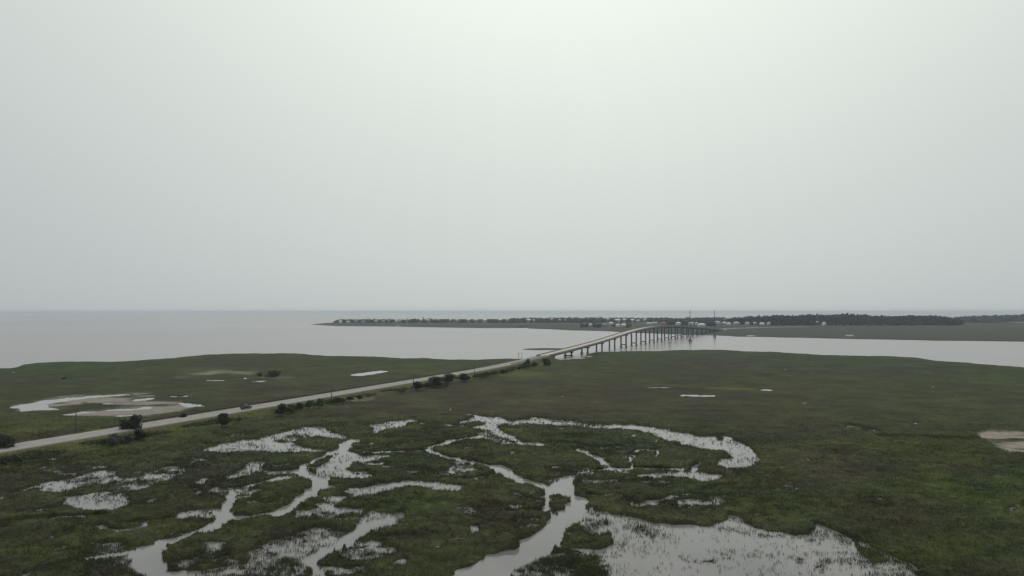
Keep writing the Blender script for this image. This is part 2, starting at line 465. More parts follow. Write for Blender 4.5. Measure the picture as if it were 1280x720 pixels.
# open creeks
stroke(OPEN, [(288.7, 617), (287, 622), (281, 634), (277, 641)], 3.4)
stroke(OPEN, [(277, 641), (283, 650), (262, 662), (242, 670), (212, 677), (188, 687)], 6.2)
stroke(OPEN, [(290, 646), (283, 651)], 5)
stroke(OPEN, [(188, 687), (176, 698), (185, 708), (197, 720), (215, 745)], 13)
stroke(OPEN, [(165, 691), (150, 694), (108, 700)], 4.6)
stroke(OPEN, [(90, 707), (45, 716), (20, 724), (-60, 740)], 3.4)
stroke(OPEN, [(283, 650), (300, 647), (320, 647), (345, 642)], 5.6)
stroke(OPEN, [(345, 642), (362, 636), (377, 625), (392, 614), (401, 609), (402, 602)], 5.8)
stroke(OPEN, [(402, 603), (387, 599), (376, 589)], 5.0)
stroke(OPEN, [(376, 590), (385, 580), (400, 574), (415, 566), (428, 562), (431, 556), (445, 550)], 2.0)
stroke(OPEN, [(425, 565), (432, 556), (444, 550.5)], 3.0)
stroke(OPEN, [(484, 652), (462, 657), (440, 671), (425, 683), (398, 694)], 6.5)
stroke(OPEN, [(398, 694), (388, 703), (392, 714), (405, 722)], 6.0)
poly(OPEN, [(702, 596), (720, 594), (716, 605), (722, 619), (736, 624), (735, 634), (730, 650), (711, 660), (702, 670), (698, 685), (690, 691), (665, 701), (640, 714), (640, 730), (560, 790), (520, 790), (560, 728), (574, 712), (600, 705), (606, 693), (625, 690), (640, 687), (650, 675), (662, 672), (675, 662), (686, 652), (687, 643), (681, 640), (678, 630), (680, 618), (675, 611), (690, 609)])
stroke(OPEN, [(620, 584), (632, 591), (640, 596), (655, 602), (677, 609), (692, 612)], 5.4)
stroke(OPEN, [(596, 580), (621, 584)], 1.5)
stroke(OPEN, [(715, 687), (752, 687)], 3.0)
poly(OPEN, [(694, 618), (712, 626), (705, 634), (702, 642), (694, 644), (689, 634), (685, 625)], 0.0, 'set')
stroke(OPEN, [(788, 573), (789.5, 578), (791, 584)], 1.0)
stroke(OPEN, [(757, 589), (766, 586)], 2.4)
stroke(OPEN, [(877, 578), (872, 583), (867, 588)], 1.7)
stroke(OPEN, [(720, 561), (726, 564), (733, 567)], 1.1)
stroke(OPEN, [(794, 565), (797, 564)], 1.2)
stroke(OPEN, [(821.5, 562), (820, 573)], .8)
stroke(OPEN, [(741, 635), (742, 641)], 1.2)
stroke(OPEN, [(532, 563), (536, 562)], 1.4)
stroke(OPEN, [(585, 578), (592, 580)], 1.6)
# narrow dark channels between the grass banks
for pts in ([(532, 564), (552, 570), (582, 577), (620, 584)], [(534, 563), (540, 559), (570, 550), (600, 546), (617, 540)], [(717, 592), (760, 587), (800, 586), (852, 587), (870, 582)],
            [(722, 562), (735, 568), (747, 572), (757, 580), (760, 586)], [(787, 572), (800, 564), (812, 563)], [(462, 566), (500, 565), (532, 564)], [(560, 597), (590, 600), (620, 592)],
            [(740, 620), (770, 619), (790, 628), (800, 631)], [(395, 648), (448, 648)], [(640, 640), (665, 639), (683, 640)], [(1065, 533), (1085, 537), (1105, 545), (1130, 546), (1200, 548.5), (1224, 549)],
            [(1085, 536), (1098, 540)], [(0, 655), (40, 650), (90, 646), (130, 645)], [(1020, 656), (1060, 672), (1100, 690), (1150, 712)], [(600, 545), (640, 556), (690, 556)],
            [(690, 553), (740, 559), (775, 559)], [(210, 668), (240, 666), (278, 652)], [(300, 610), (330, 603), (372, 594)], [(150, 655), (200, 652), (260, 640)]):
    stroke(DARK, pts, 3.3 if pts[0][1] > 560 else 2.6)
for pts in ([(536, 564), (552, 570), (582, 577), (600, 580)], [(540, 559), (570, 550), (600, 546)], [(725, 591), (760, 587), (800, 586), (852, 587)], [(735, 568), (747, 572), (757, 580)],
            [(210, 651), (240, 648), (270, 644)], [(60, 650), (90, 646), (130, 645)], [(462, 566), (500, 565), (525, 564)], [(305, 609), (330, 603), (360, 597)]):
    stroke(OPEN, pts, 1.7)
# salt pan west of the road and small pools
poly(MUD, [(15, 509), (57, 500), (90, 496), (125, 494), (175, 492.5), (195, 497), (188, 500), (232, 503), (246, 509), (225, 513), (187, 518), (150, 520), (77, 521), (105, 515), (175, 510), (135, 507), (110, 502), (70, 513), (32, 515)])
poly(MUD, [(120, 502), (150, 500), (190, 503), (170, 508), (140, 507)], .55, 'set')
poly(OPEN, [(15, 509), (57, 500.5), (90, 496.5), (125, 494.3), (173, 492.6), (150, 495), (115, 497), (82, 501), (57, 506), (70, 512), (32, 515)])
stroke(OPEN, [(77, 519.5), (107, 515.5), (150, 512.5), (182, 510)], 1.5)
stroke(OPEN, [(236, 504), (244, 508)], 2.2)
stroke(OPEN, [(150, 519.3), (172, 518.2)], 1.2)
stroke(OPEN, [(128, 506), (145, 505)], 1.2)
stroke(OPEN, [(172, 500), (186, 499)], 1.0)
stroke(OPEN, [(207, 497), (232, 496)], 1.2)
stroke(MUD, [(225, 471.3), (250, 468.5), (275, 465)], 1.6, .7)
stroke(MUD, [(330, 472), (360, 472)], 1.4, .5)
stroke(OPEN, [(263, 475.6), (276, 475.4)], 1.3)
stroke(MUD, [(285, 465), (310, 467)], 1.8, .6)
stroke(OPEN, [(322, 477), (333, 476)], 1.2)
stroke(OPEN, [(447, 469), (460, 466.5), (477, 464.5)], 1.8)
stroke(OPEN, [(813, 484.6), (844, 484.6)], 1.2)
stroke(OPEN, [(858, 495), (892, 494.8)], 1.6)
stroke(OPEN, [(950, 487.5), (956, 488)], 1.6)
poly(MUD, [(1222, 543), (1235, 540), (1290, 542), (1340, 546), (1300, 549), (1230, 549)])
poly(MUD, [(1230, 551), (1290, 552), (1340, 560), (1290, 566), (1262, 566), (1246, 558)], .8)
stroke(MUD, [(445, 500), (457, 499)], 2.0, .9)

def blur(a, n):
    for _ in range(n):
        a = (np.roll(a, 1, 0) + a * 2 + np.roll(a, -1, 0)) / 4
        a = (np.roll(a, 1, 1) + a * 2 + np.roll(a, -1, 1)) / 4
    return a
OPEN = blur(OPEN, 2); FLOOD = np.minimum(blur(FLOOD, 12) * 1.07, .96); MUD = blur(MUD, 10); DARK = blur(DARK, 2)
def sample(arr, px, py):
    x = np.clip((px - CX0) * SS - 0.5, 0, CW - 1.001); y = np.clip((py - CY0) * SS - 0.5, 0, CH - 1.001)
    ix = x.astype(int); iy = y.astype(int); fx = x - ix; fy = y - iy
    v = (arr[iy, ix] * (1 - fx) + arr[iy, ix + 1] * fx) * (1 - fy) + (arr[iy + 1, ix] * (1 - fx) + arr[iy + 1, ix + 1] * fx) * fy
    return np.where((px < CX0) | (px > CX1) | (py < CY0) | (py > CY1), 0, v)

# ------------------------------------------------------------------ vegetation colours, patch by patch (photo px: x, y, rx, ry, sRGB, weight)
def lin(c):
    c = np.array(c, float) / 255.0
    return np.where(c <= 0.04045, c / 12.92, ((c + 0.055) / 1.055) ** 2.4)
ALB = .93
PATCH = [(60, 458, 130, 7, (52, 74, 46), .8), (180, 480, 190, 20, (64, 66, 46), .6), (70, 545, 160, 22, (74, 80, 40), .8), (60, 475, 80, 8, (52, 58, 48), .7),
         (500, 455, 120, 6, (60, 74, 50), .5), (420, 480, 140, 14, (66, 66, 50), .7), (520, 463, 40, 4, (86, 92, 48), .6), (270, 464, 45, 5, (92, 98, 54), .4),
         (620, 500, 330, 26, (66, 60, 50), .8), (860, 445, 150, 6, (56, 72, 50), .7), (900, 453, 90, 8, (62, 56, 56), .6), (1130, 462, 120, 10, (54, 60, 54), .6),
         (915, 486, 45, 3.0, (100, 104, 46), .8), (980, 507, 45, 5, (84, 88, 44), .8), (1020, 480, 120, 8, (70, 64, 54), .6), (1130, 500, 160, 28, (62, 66, 42), .7),
         (1250, 475, 60, 12, (64, 78, 42), .6), (1120, 560, 110, 14, (66, 74, 36), .8), (1030, 585, 85, 22, (66, 62, 54), .85), (1085, 640, 100, 22, (58, 54, 44), .7),
         (1200, 610, 90, 50, (62, 72, 32), .8), (1255, 600, 50, 22, (46, 66, 38), .8), (1270, 640, 30, 20, (90, 92, 56), .5), (1180, 690, 70, 30, (60, 72, 34), .7),
         (900, 620, 130, 22, (48, 62, 36), .8), (800, 615, 70, 14, (50, 62, 38), .7), (770, 560, 90, 14, (52, 66, 42), .8), (560, 560, 80, 16, (52, 62, 40), .7),
         (500, 575, 70, 14, (50, 62, 42), .7), (350, 575, 40, 8, (52, 66, 40), .7), (350, 622, 50, 16, (56, 64, 34), .8), (255, 690, 70, 16, (58, 66, 36), .8),
         (140, 690, 70, 14, (60, 76, 36), .7), (40, 690, 60, 18, (58, 68, 36), .6), (150, 710, 60, 10, (62, 50, 52), .8), (230, 660, 70, 10, (72, 68, 44), .6),
         (60, 600, 140, 30, (58, 58, 48), .8), (230, 590, 100, 26, (54, 54, 46), .8), (600, 640, 90, 26, (54, 50, 42), .8), (560, 690, 70, 20, (54, 68, 36), .7),
         (520, 630, 60, 10, (54, 70, 36), .7), (640, 610, 40, 16, (60, 60, 40), .7), (660, 575, 70, 10, (60, 56, 46), .7), (470, 660, 30, 10, (54, 64, 38), .5),
         (725, 670, 30, 16, (58, 72, 38), .9), (700, 705, 60, 18, (54, 64, 40), .8), (660, 660, 40, 24, (62, 62, 38), .6), (1000, 530, 60, 20, (62, 58, 50), .6),
         (650, 470, 60, 4, (92, 100, 50), .6), (790, 625, 40, 6, (60, 58, 40), .5)]
def veg_color(X, Y):
    px, py = to_px(X, Y)
    warp = (fbm(X, Y, 30, 3, 41) - .5) * 60
    pxw = px + warp * 60 / np.maximum(Y, 60) * 3; pyw = py + (fbm(X, Y, 30, 3, 43) - .5) * 14
    base = np.empty(X.shape + (3,)); base[:] = lin((60, 64, 44))
    for (x, y, rx, ry, c, w) in PATCH:
        d2 = ((pxw - x) / rx) ** 2 + ((pyw - y) / ry) ** 2
        a = (w * np.exp(-1.1 * d2 ** 1.5))[..., None]
        base = base * (1 - a) + lin(c) * a
    # shore fringe of fresh cordgrass
    u = X / np.maximum(Y, 1)
    ds = shore_y(u) - Y
    a = (sstep(90, 10, ds) * .55)[..., None]
    base = base * (1 - a) + lin((52, 72, 44)) * a
    # mottling: dry brown, dark green and yellow-green stands
    n1 = fbm(X, Y, 46, 5, 3); n2 = fbm(X, Y, 15, 4, 13); n3 = fbm(X * 0.6, Y, 4.5, 3, 23)
    a = (sstep(.5, .72, n1) * .36)[..., None]; base = base * (1 - a) + lin((61, 56, 46)) * a
    a = (sstep(.55, .75, n2) * .45)[..., None]; base = base * (1 - a) + lin((57, 68, 40)) * a
    a = (sstep(.56, .72, fbm(X, Y, 22, 4, 53)) * .35)[..., None]; base = base * (1 - a) + lin((78, 78, 50)) * a
    n4 = fbm(X, Y, 1.8, 3, 29)
    near = sstep(420, 200, Y)
    # fresh green rims along the creeks, dry brown hearts between them
    rim = (blurred_open(X, Y) * .45)[..., None]; base = base * (1 - rim) + lin((64, 78, 40)) * rim
    a = (sstep(.5, .62, fbm(X * .7, Y, 13, 4, 151)) * .55 * near)[..., None]; base = base * (1 - a) + lin((57, 52, 43)) * a
    a = (sstep(.54, .64, fbm(X * .6, Y, 8, 4, 157)) * .4 * near)[..., None]; base = base * (1 - a) + lin((70, 76, 42)) * a
    k = (.62 + .38 * n2 / .5) * (.66 + .34 * n3 / .5) * (1 + near * ((.5 + .5 * n4 / .5) - 1.0))
    base = base * k[..., None]
    # bright green verge of the causeway, sandier next to the road
    d = (X - road_x(Y)) * RD.y                   # + = camera side
    on = (Y < 640) & (Y > -200)
    a = np.where(on & (d > 0), sstep(26, 12, d) * .6, 0)[..., None]; base = base * (1 - a) + lin((86, 92, 52)) * a * (.7 + .6 * n2[..., None])  + base * 0
    a = np.where(on & (d < 0), sstep(-16, -9, d) * .7, 0)[..., None]; base = base * (1 - a) + lin((108, 102, 82)) * a
    a = np.where(on, sstep(9.5, 6.2, np.abs(d)) * .6, 0)[..., None]; base = base * (1 - a) + lin((104, 98, 80)) * a
    g = base.mean(-1, keepdims=True)
    base = g + (base - g) * .98
    return base * np.array((1.0, .985, .86)) * ALB

def wet_fields(X, Y):
    wx = (fbm(X, Y, 3.2, 3, 61) - .5) * 2.6; wy = (fbm(X, Y, 3.2, 3, 67) - .5) * 2.6
    w2 = sstep(240, 340, Y) * 9.0
    wx = wx + (fbm(X, Y, 14, 3, 161) - .5) * w2; wy = wy + (fbm(X, Y, 14, 3, 167) - .5) * w2
    px, py = to_px(X + wx, np.maximum(Y + wy, 30))
    op, fl, mu, dk = sample(OPEN, px, py), sample(FLOOD, px, py), sample(MUD, px, py), sample(DARK, px, py)
    # scattered soggy hollows through the creek-cut part of the marsh
    zone = np.exp(-(((px - 430) / 520) ** 2 + ((py - 640) / 95) ** 2) ** 2)
    hol = sstep(.56, .7, fbm(X * .8, Y, 11, 4, 131)) * zone * .72
    fl = np.maximum(fl, np.where(op < .1, hol, 0))
    # patchy margins: water and sward interleave where the flooding thins out
    edge = np.clip(fl * 5, 0, 1) * np.clip((.97 - fl) * 3, 0, 1)
    fl = np.clip(fl + edge * ((fbm(X * .8, Y, 3.6, 3, 181) - .5) * 1.0 + (fbm(X, Y, 1.1, 2, 183) - .5) * .5), 0, .98)
    return op, fl, mu, dk

def marsh_height(X, Y):
    op, fl, mu, dk = wet_fields(X, Y)
    n_f = .6 * vnoise(X / 1.5, Y / 1.5, 71) + .4 * vnoise(X / .6, Y / .6, 73)
    n_f = .5 + (n_f - .5) * 1.5
    big = fbm(X, Y, 9, 3, 77)
    z = .30 + (fbm(X, Y, 2.0, 3, 79) - .5) * .5 + (big - .5) * .55 + .42 * sstep(.48, .66, fbm(X, Y, 6, 2, 87)) * sstep(360, 240, Y)
    # taller grass on the creek banks
    lev = blurred_open(X, Y)
    z = z + .30 * lev * (1 - np.clip(op * 2, 0, 1)) * (.5 + big)
    zf = (n_f + .5 * (big - .5) - (fl + .24)) * .5
    a = sstep(.06, .5, fl)
    z = z * (1 - a) + zf * a
    z = z * (1 - mu) + (.07 + .12 * (fbm(X, Y, 6, 3, 83) - .5)) * mu
    z = np.where(dk > .1, z - 0.75 * dk, z)
    z = np.where(dk > .1, np.maximum(z, -.12), z)
    a = sstep(.28, .52, op)
    z = z * (1 - a) + (-.45) * a
    u = X / np.maximum(Y, 1)
    ds = shore_y(u) + (fbm(X, Y, 40, 4, 91) - .5) * 46 - Y
    z = np.where(ds < 14, np.minimum(z, -.5 + .95 * sstep(-6, 8, ds)), z)
    # causeway bank
    d = np.abs((X - road_x(Y)) * RD.y)
    rz = deck_z(Y) - .28
    foot = 8.0 + np.maximum(rz, 1.2) * 1.7
    bank = rz - np.clip((d - 6.6) / (foot - 6.6), 0, 1) * (rz + .5)
    endf = sstep(BR0 + 14, BR0 - 4, Y)
    bank = bank * endf - .6 * (1 - endf)
    bank = np.where(d > foot, -.6, bank)
    z = np.where((d < foot) & (Y < BR0 + 16), np.maximum(z * sstep(6.6, foot, d), bank), z)
    z = np.where((d < 6.6) & (Y < BR0 + 14), np.minimum(z, np.maximum(rz, .4)), z)
    return z
LEV = blur(np.clip(OPEN + .6 * DARK, 0, 1)[::1].copy(), 14)
def blurred_open(X, Y):
    px, py = to_px(X, np.maximum(Y, 30))
    return np.clip(sample(LEV, px, py) * 2.2, 0, 1)

# ------------------------------------------------------------------ ground sheets
def ring_mesh(name, r0, r1, nr, na, z):
    V = [(0, 0, z)]; F = []
    return V, F
mb = MB()
mb.box((0, 0, -3.0), (170000, 170000, 1.0))
mb.build('seabed', pmat('sea floor silt', (0.12, 0.1, 0.08), 0.9), kind='structure')
me = np_mesh('sea', [(-80000, -80000, 0), (80000, -80000, 0), (80000, 80000, 0), (-80000, 80000, 0)], [(0, 1, 2, 3)])
link_mesh('sea', me, M_SEA, kind='structure')
us = np.linspace(-1.7, 1.7, 120)
Yf = shore_y(us) * .93 - 12
V = [(u * 30, 30, .02) for u in us] + [(u * y, y, .02) for u, y in zip(us, Yf)]
n = len(us)
link_mesh('marsh_water', np_mesh('marsh_water', V, [(i, i + 1, n + i + 1, n + i) for i in range(n - 1)]), M_POND, kind='structure')

# near marsh: one sheet, finer towards the drone
uc = np.concatenate([np.linspace(-2.0, -.84, 60, endpoint=False), np.linspace(-.84, .84, 640), np.linspace(.84, 2.0, 61)[1:]])
yr = [24.0]
while yr[-1] < 1240:
    y = yr[-1]
    yr.append(y * (1.03 if y < 100 else 1.0032 if y < 330 else 1.0065 if y < 700 else 1.009))
yr = np.array(yr)
U, YY = np.meshgrid(uc, yr)
XX = U * YY
ZZ = marsh_height(XX, YY)
CC = veg_color(XX, YY)
op, fl, mu, dk = wet_fields(XX, YY)
mudc = lin((150, 142, 133)) * .85; mudp = lin((162, 150, 142)) * .8
mcol = np.where((XX > 0)[..., None], mudp, mudc)
a = (np.clip(mu * 1.4, 0, 1) * (.1 + .9 * sstep(.38, .54, fbm(XX * .35, YY, 9, 4, 97))) * (.8 + .4 * fbm(XX, YY, 3, 3, 99)))[..., None]
CC = CC * (1 - a) + mcol * a
# wet mud shows at creek edges
a = (sstep(.12, .45, op) * .8)[..., None]; CC = CC * (1 - a) + np.array((.055, .048, .042)) * a
a = (np.clip(dk * 1.6, 0, 1) * .85)[..., None]; CC = CC * (1 - a) + np.array((.014, .014, .01)) * a
rows, cols_ = XX.shape
idx = np.arange(rows * cols_).reshape(rows, cols_)
F = np.stack([idx[:-1, :-1], idx[:-1, 1:], idx[1:, 1:], idx[1:, :-1]], -1).reshape(-1, 4)
keep = (ZZ.ravel()[F].max(1) > -.3)
F = F[keep]
used = np.unique(F); remap = np.full(rows * cols_, -1, np.int64); remap[used] = np.arange(len(used))
V = np.stack([XX, YY, ZZ], -1).reshape(-1, 3)[used]
me = np_mesh('salt_marsh', V, remap[F], True, CC.reshape(-1, 3)[used])
link_mesh('salt_marsh', me, M_MARSH, kind='structure')
# marsh behind and below the drone
bx_ = np.linspace(-700, 700, 71); by_ = np.linspace(-500, 30, 40)
BX, BY = np.meshgrid(bx_, by_)
BZ = .35 + (fbm(BX, BY, 20, 3, 5) - .5) * .5
d = np.abs((BX - road_x(BY)) * RD.y)
BZ = np.where(BY > 20, BZ - .2, BZ)
idx = np.arange(BX.size).reshape(BX.shape)
F = np.stack([idx[:-1, :-1], idx[:-1, 1:], idx[1:, 1:], idx[1:, :-1]], -1).reshape(-1, 4)
base = np.empty((BX.size, 3)); base[:] = lin((63, 64, 46)) * ALB
base *= (.7 + .6 * fbm(BX, BY, 30, 4, 3)).reshape(-1, 1)
link_mesh('salt_marsh_behind', np_mesh('salt_marsh_behind', np.stack([BX, BY, BZ], -1).reshape(-1, 3), F, True, base), M_MARSH, kind='structure')

# ------------------------------------------------------------------ marsh grass (nobody could count it)
NT = 900000
uu = rng.uniform(-.9, .9, NT)
ly = np.exp(rng.uniform(math.log(98), math.log(340), NT))
tx, ty = uu * ly, ly
op, fl, mu, dk = wet_fields(tx, ty)
rd = np.abs((tx - road_x(ty)) * RD.y)
clump = .6 * vnoise(tx / 1.5, ty / 1.5, 71) + .4 * vnoise(tx / .6, ty / .6, 73)
clump2 = fbm(tx, ty, 7, 2, 113)
pf = np.where(fl > .68, .9, .95) * np.clip(1.0 - fl, .05, 1) * sstep(.36, .62, clump * .55 + clump2 * .45 + (1 - fl) * .22) * .95
pl = .17 * sstep(330, 200, ty) + .4 * blurred_open(tx, ty)
pr = np.where(fl > .2, pf * np.where(fl < .62, 1.35, 1.0), np.where(fl > .04, .5, pl))
ok = (rng.uniform(0, 1, NT) < pr) & (op < .16) & (mu < .3) & (rd > 7.5)
tx, ty, fl = tx[ok], ty[ok], fl[ok]
tz = marsh_height(tx, ty)
nt_ = len(tx)
NB = 3
wetg = fl > .2
hgt = (.2 + .34 * rng.uniform(0, 1, nt_)) * np.where(wetg, 1.15, 1.0) * (.55 + .9 * fbm(tx, ty, 6, 2, 171))
tcol = veg_color(tx, ty) * (.8 + .75 * rng.uniform(0, 1, nt_) ** 1.5)[:, None] * 1.35
a = wetg[:, None] * .5
tcol = tcol * (1 - a) + np.array((.085, .1, .062)) * a * (.7 + .6 * rng.uniform(0, 1, nt_))[:, None]
zb = np.maximum(tz - .1, -.05)
V = np.empty((nt_, NB, 3, 3), np.float32)
for b in range(NB):
    an = rng.uniform(0, 2 * math.pi, nt_)
    sp = np.where(wetg, .22, .16)
    ox, oy = np.cos(an) * sp, np.sin(an) * sp
    wdt = (.035 + .045 * rng.uniform(0, 1, nt_)) * np.clip(ty / 170, .8, 1.5)
    pa = an + rng.uniform(.8, 2.3, nt_)
    hx, hy = np.cos(pa) * wdt, np.sin(pa) * wdt
    V[:, b, 0] = np.stack([tx + ox - hx, ty + oy - hy, zb], -1)
    V[:, b, 1] = np.stack([tx + ox + hx, ty + oy + hy, zb], -1)
    V[:, b, 2] = np.stack([tx + ox * 1.8, ty + oy * 1.8, zb + .1 + hgt * rng.uniform(.7, 1.1, nt_)], -1)
F = np.arange(nt_ * NB * 3).reshape(-1, 3)
cc = np.repeat(tcol, NB * 3, axis=0)
print('tufts', nt_, 'marsh faces', keep.sum())
link_mesh('marsh_grass', np_mesh('marsh_grass', V.reshape(-1, 3), F, False, cc), M_TUFT, kind='stuff',
          label='blades of green and brown cordgrass standing in the flooded salt marsh', cat='marsh grass')

# ------------------------------------------------------------------ far island and other far land
def land(name, outline, mat, top=.5, zpx=0.0, thick=1.2, rough=6.0, seed=1):
    """low land traced in photo pixels on the water level; the edge is roughened on the ground"""
    P = [at(*p) for p in outline]
    pts = []
    for i in range(len(P)):
        a_, b_ = P[i], P[(i + 1) % len(P)]
        k = max(1, int((b_ - a_).length / 22))
        for j in range(k):
            q = a_.lerp(b_, j / k)
            q = q + Vector((random.uniform(-1, 1), random.uniform(-1, 1), 0)) * rough * (0 if j == 0 else 1)
            pts.append(q)
    bm = bmesh.new()
    lo = [bm.verts.new((p.x, p.y, -thick)) for p in pts]
    c = sum(pts, Vector()) / len(pts)
    hi = [bm.verts.new((p.x, p.y, top)) for p in pts]
    for i in range(len(pts)):
        j = (i + 1) % len(pts)
        bm.faces.new((lo[i], lo[j], hi[j], hi[i]))
    f = bm.faces.new(hi)
    bmesh.ops.triangulate(bm, faces=[f])
    bmesh.ops.recalc_face_normals(bm, faces=bm.faces[:])
    m_ = bpy.data.meshes.new(name); bm.to_mesh(m_); bm.free()
    return link_mesh(name, m_, mat, kind='structure')

land('barrier_island', [(389, 405.6), (420, 407.5), (480, 408), (520, 408.7), (570, 409.6), (600, 410), (638, 410), (648, 408.6), (656, 407.5), (668, 406.0), (662, 407.2), (654, 408.8), (660, 410.4), (672, 411), (710, 412.6), (765, 414.3), (800, 416.2), (850, 418),
                        (883, 418.8), (903, 419.6), (920, 420.7), (960, 421.2), (1022, 422.6), (1085, 424), (1130, 424.6), (1172, 425.8), (1230, 426.2), (1280, 427), (1500, 431), (1700, 436),
                        (1700, 407), (1500, 404.5), (1290, 404), (1270, 404.6), (1215, 403.9), (1195, 401.8), (1100, 400.3), (900, 400), (700, 399), (560, 398.8), (520, 399.5), (470, 400.6), (430, 402.4), (402, 404.4)], M_FARM, .6)
land('sandbar', [(653, 436.6), (662, 435.9), (680, 435.4), (700, 435.6), (708, 436.4), (690, 437.4), (668, 437.6)], pmat('dark shoal grass', (0.06, 0.075, 0.05), 0.95, 0.1, noise=(.05, .7, 1.3)), .35, rough=2)
land('wooded_spit', [(1196, 402.3), (1240, 402.6), (1290, 402.9), (1500, 403.4), (1700, 404), (1700, 399.5), (1400, 398.6), (1240, 398.4), (1190, 398.6)], M_FARM, .6)
land('distant_coast', [(-300, 390.95), (0, 390.95), (60, 390.9), (78, 390.85), (60, 390.6), (-300, 390.5)], pmat('distant shore', (.06, .06, .06), .9), 22.0, rough=40, thick=1.5)
M_SAND = pmat('pale wet mud bank', (0.36, 0.33, 0.3), 0.9, 0.2, noise=(.1, .8, 1.15))
def lens(name, x, y, rx, ry, z=.64, mat=None, h=.05):
    """a thin pool or mud bank lying on far marsh"""
    pts = [at(x + rx * math.cos(t) * random.uniform(.8, 1.15), y + ry * math.sin(t), z) for t in np.linspace(0, 2 * math.pi, 18, endpoint=False)]
    bm = bmesh.new(); bm.faces.new([bm.verts.new(p) for p in pts])
    bmesh.ops.triangulate(bm, faces=bm.faces[:]); bmesh.ops.recalc_face_normals(bm, faces=bm.faces[:])
    m_ = bpy.data.meshes.new(name); bm.to_mesh(m_); bm.free()
    return link_mesh(name, m_, mat, kind='structure')
lens('tidal_pool', 1062, 419.3, 6, .8, .72, M_SAND)
lens('tidal_pool', 938, 419.7, 6, .8, .72, M_SAND)
lens('tidal_pool', 497.5, 407.4, 3.5, .35, .72, M_SAND)
lens('dark_islet', 1219, 404.8, 11, .8, .95, pmat('dark islet scrub', (.035, .042, .035), .95, noise=(.05, .7, 1.3)))
lens('dark_islet', 1275, 405.3, 10, .6, .95, MATS['dark islet scrub'])
lens('mud_bank', 722, 447.6, 10, .9, .42, M_SAND)
lens('mud_bank', 735, 445.6, 6, .6, .42, M_SAND)

# ------------------------------------------------------------------ causeway road
ys_ = np.arange(-260, BR0 + .1, 8.0); ys_ = np.append(ys_, BR0)
rpts = [(road_x(y), y, float(deck_z(y))) for y in ys_]
mb = MB(); mb.sweep(rpts, [(-5.6, -.3), (-5.3, 0), (5.3, 0), (5.6, -.3)], closed=False)
road = mb.build('causeway_road', M_ASPH, kind='structure')
for off, mt, nm in ((-.12, M_YEL, 'centre_line'), (.12, M_YEL, 'centre_line'), (-3.7, M_WHT, 'edge_line'), (3.7, M_WHT, 'edge_line')):
    pts = [(p[0] + RN.x * off, p[1] + RN.y * off, p[2] + .006) for p in rpts]
    MB().strip(pts, .12 if mt is M_YEL else .15).build(nm, mt, road)
far_pts = [(road_x(BR1), BR1, float(deck_z(BR1)))]
for p in [(905, 411.0), (915, 410.4), (925, 410.0), (944, 409.2), (960, 408.8), (985, 408.4), (1010, 408.2)]:
    q = at(*p, 1.4); far_pts.append((q.x, q.y, 1.4))
mb = MB(); mb.sweep(far_pts, [(-9, -1.5), (-5, 0), (5, 0), (9, -1.5)], closed=False)
mb.build('island_road', M_ASPH, kind='structure')

# ------------------------------------------------------------------ bridge
bridge = thing('road_bridge', (road_x(BR0), BR0, 0), 'long grey concrete road bridge arching over the river to the island', 'bridge')
bridge_loc = Vector(bridge.location)
def bl(pts): return [Vector(p) - bridge_loc for p in pts]
ys_ = np.append(np.arange(BR0, BR1, 9.0), BR1)
dp = bl([(road_x(y), y, float(deck_z(y))) for y in ys_])
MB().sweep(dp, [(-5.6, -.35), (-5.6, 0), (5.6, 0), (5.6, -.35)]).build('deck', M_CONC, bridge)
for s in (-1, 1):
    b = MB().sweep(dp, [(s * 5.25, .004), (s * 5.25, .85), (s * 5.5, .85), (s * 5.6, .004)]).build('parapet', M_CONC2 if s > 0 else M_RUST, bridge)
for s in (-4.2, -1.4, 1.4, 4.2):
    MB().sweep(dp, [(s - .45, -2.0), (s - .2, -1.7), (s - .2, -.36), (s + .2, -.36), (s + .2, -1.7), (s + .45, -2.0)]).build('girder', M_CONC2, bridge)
for off, mt in ((-.12, M_YEL), (.12, M_YEL), (-3.7, M_WHT), (3.7, M_WHT)):
    MB().strip([p + Vector((RN.x * off, RN.y * off, .006)) for p in dp], .14).build('lane_line', mt, bridge)
mb = MB(); mb.box((0, 0, 0), (12.4, 2.0, 6.0), -math.atan2(RD.x, RD.y))
ab = mb.build('abutment', M_CONC2, bridge)
ab.location = Vector((road_x(BR0 + 2), BR0 + 2, float(deck_z(BR0)) - 5.4)) - bridge_loc
mb = MB(); mb.box((0, 0, 0), (12.4, 2.0, 4.0), -math.atan2(RD.x, RD.y))
ab = mb.build('abutment', M_CONC2, bridge)
ab.location = Vector((road_x(BR1 - 2), BR1 - 2, float(deck_z(BR1)) - 4.4)) - bridge_loc
yaw = -math.atan2(RD.x, RD.y)
py = BR0 + 14.0
k = 0
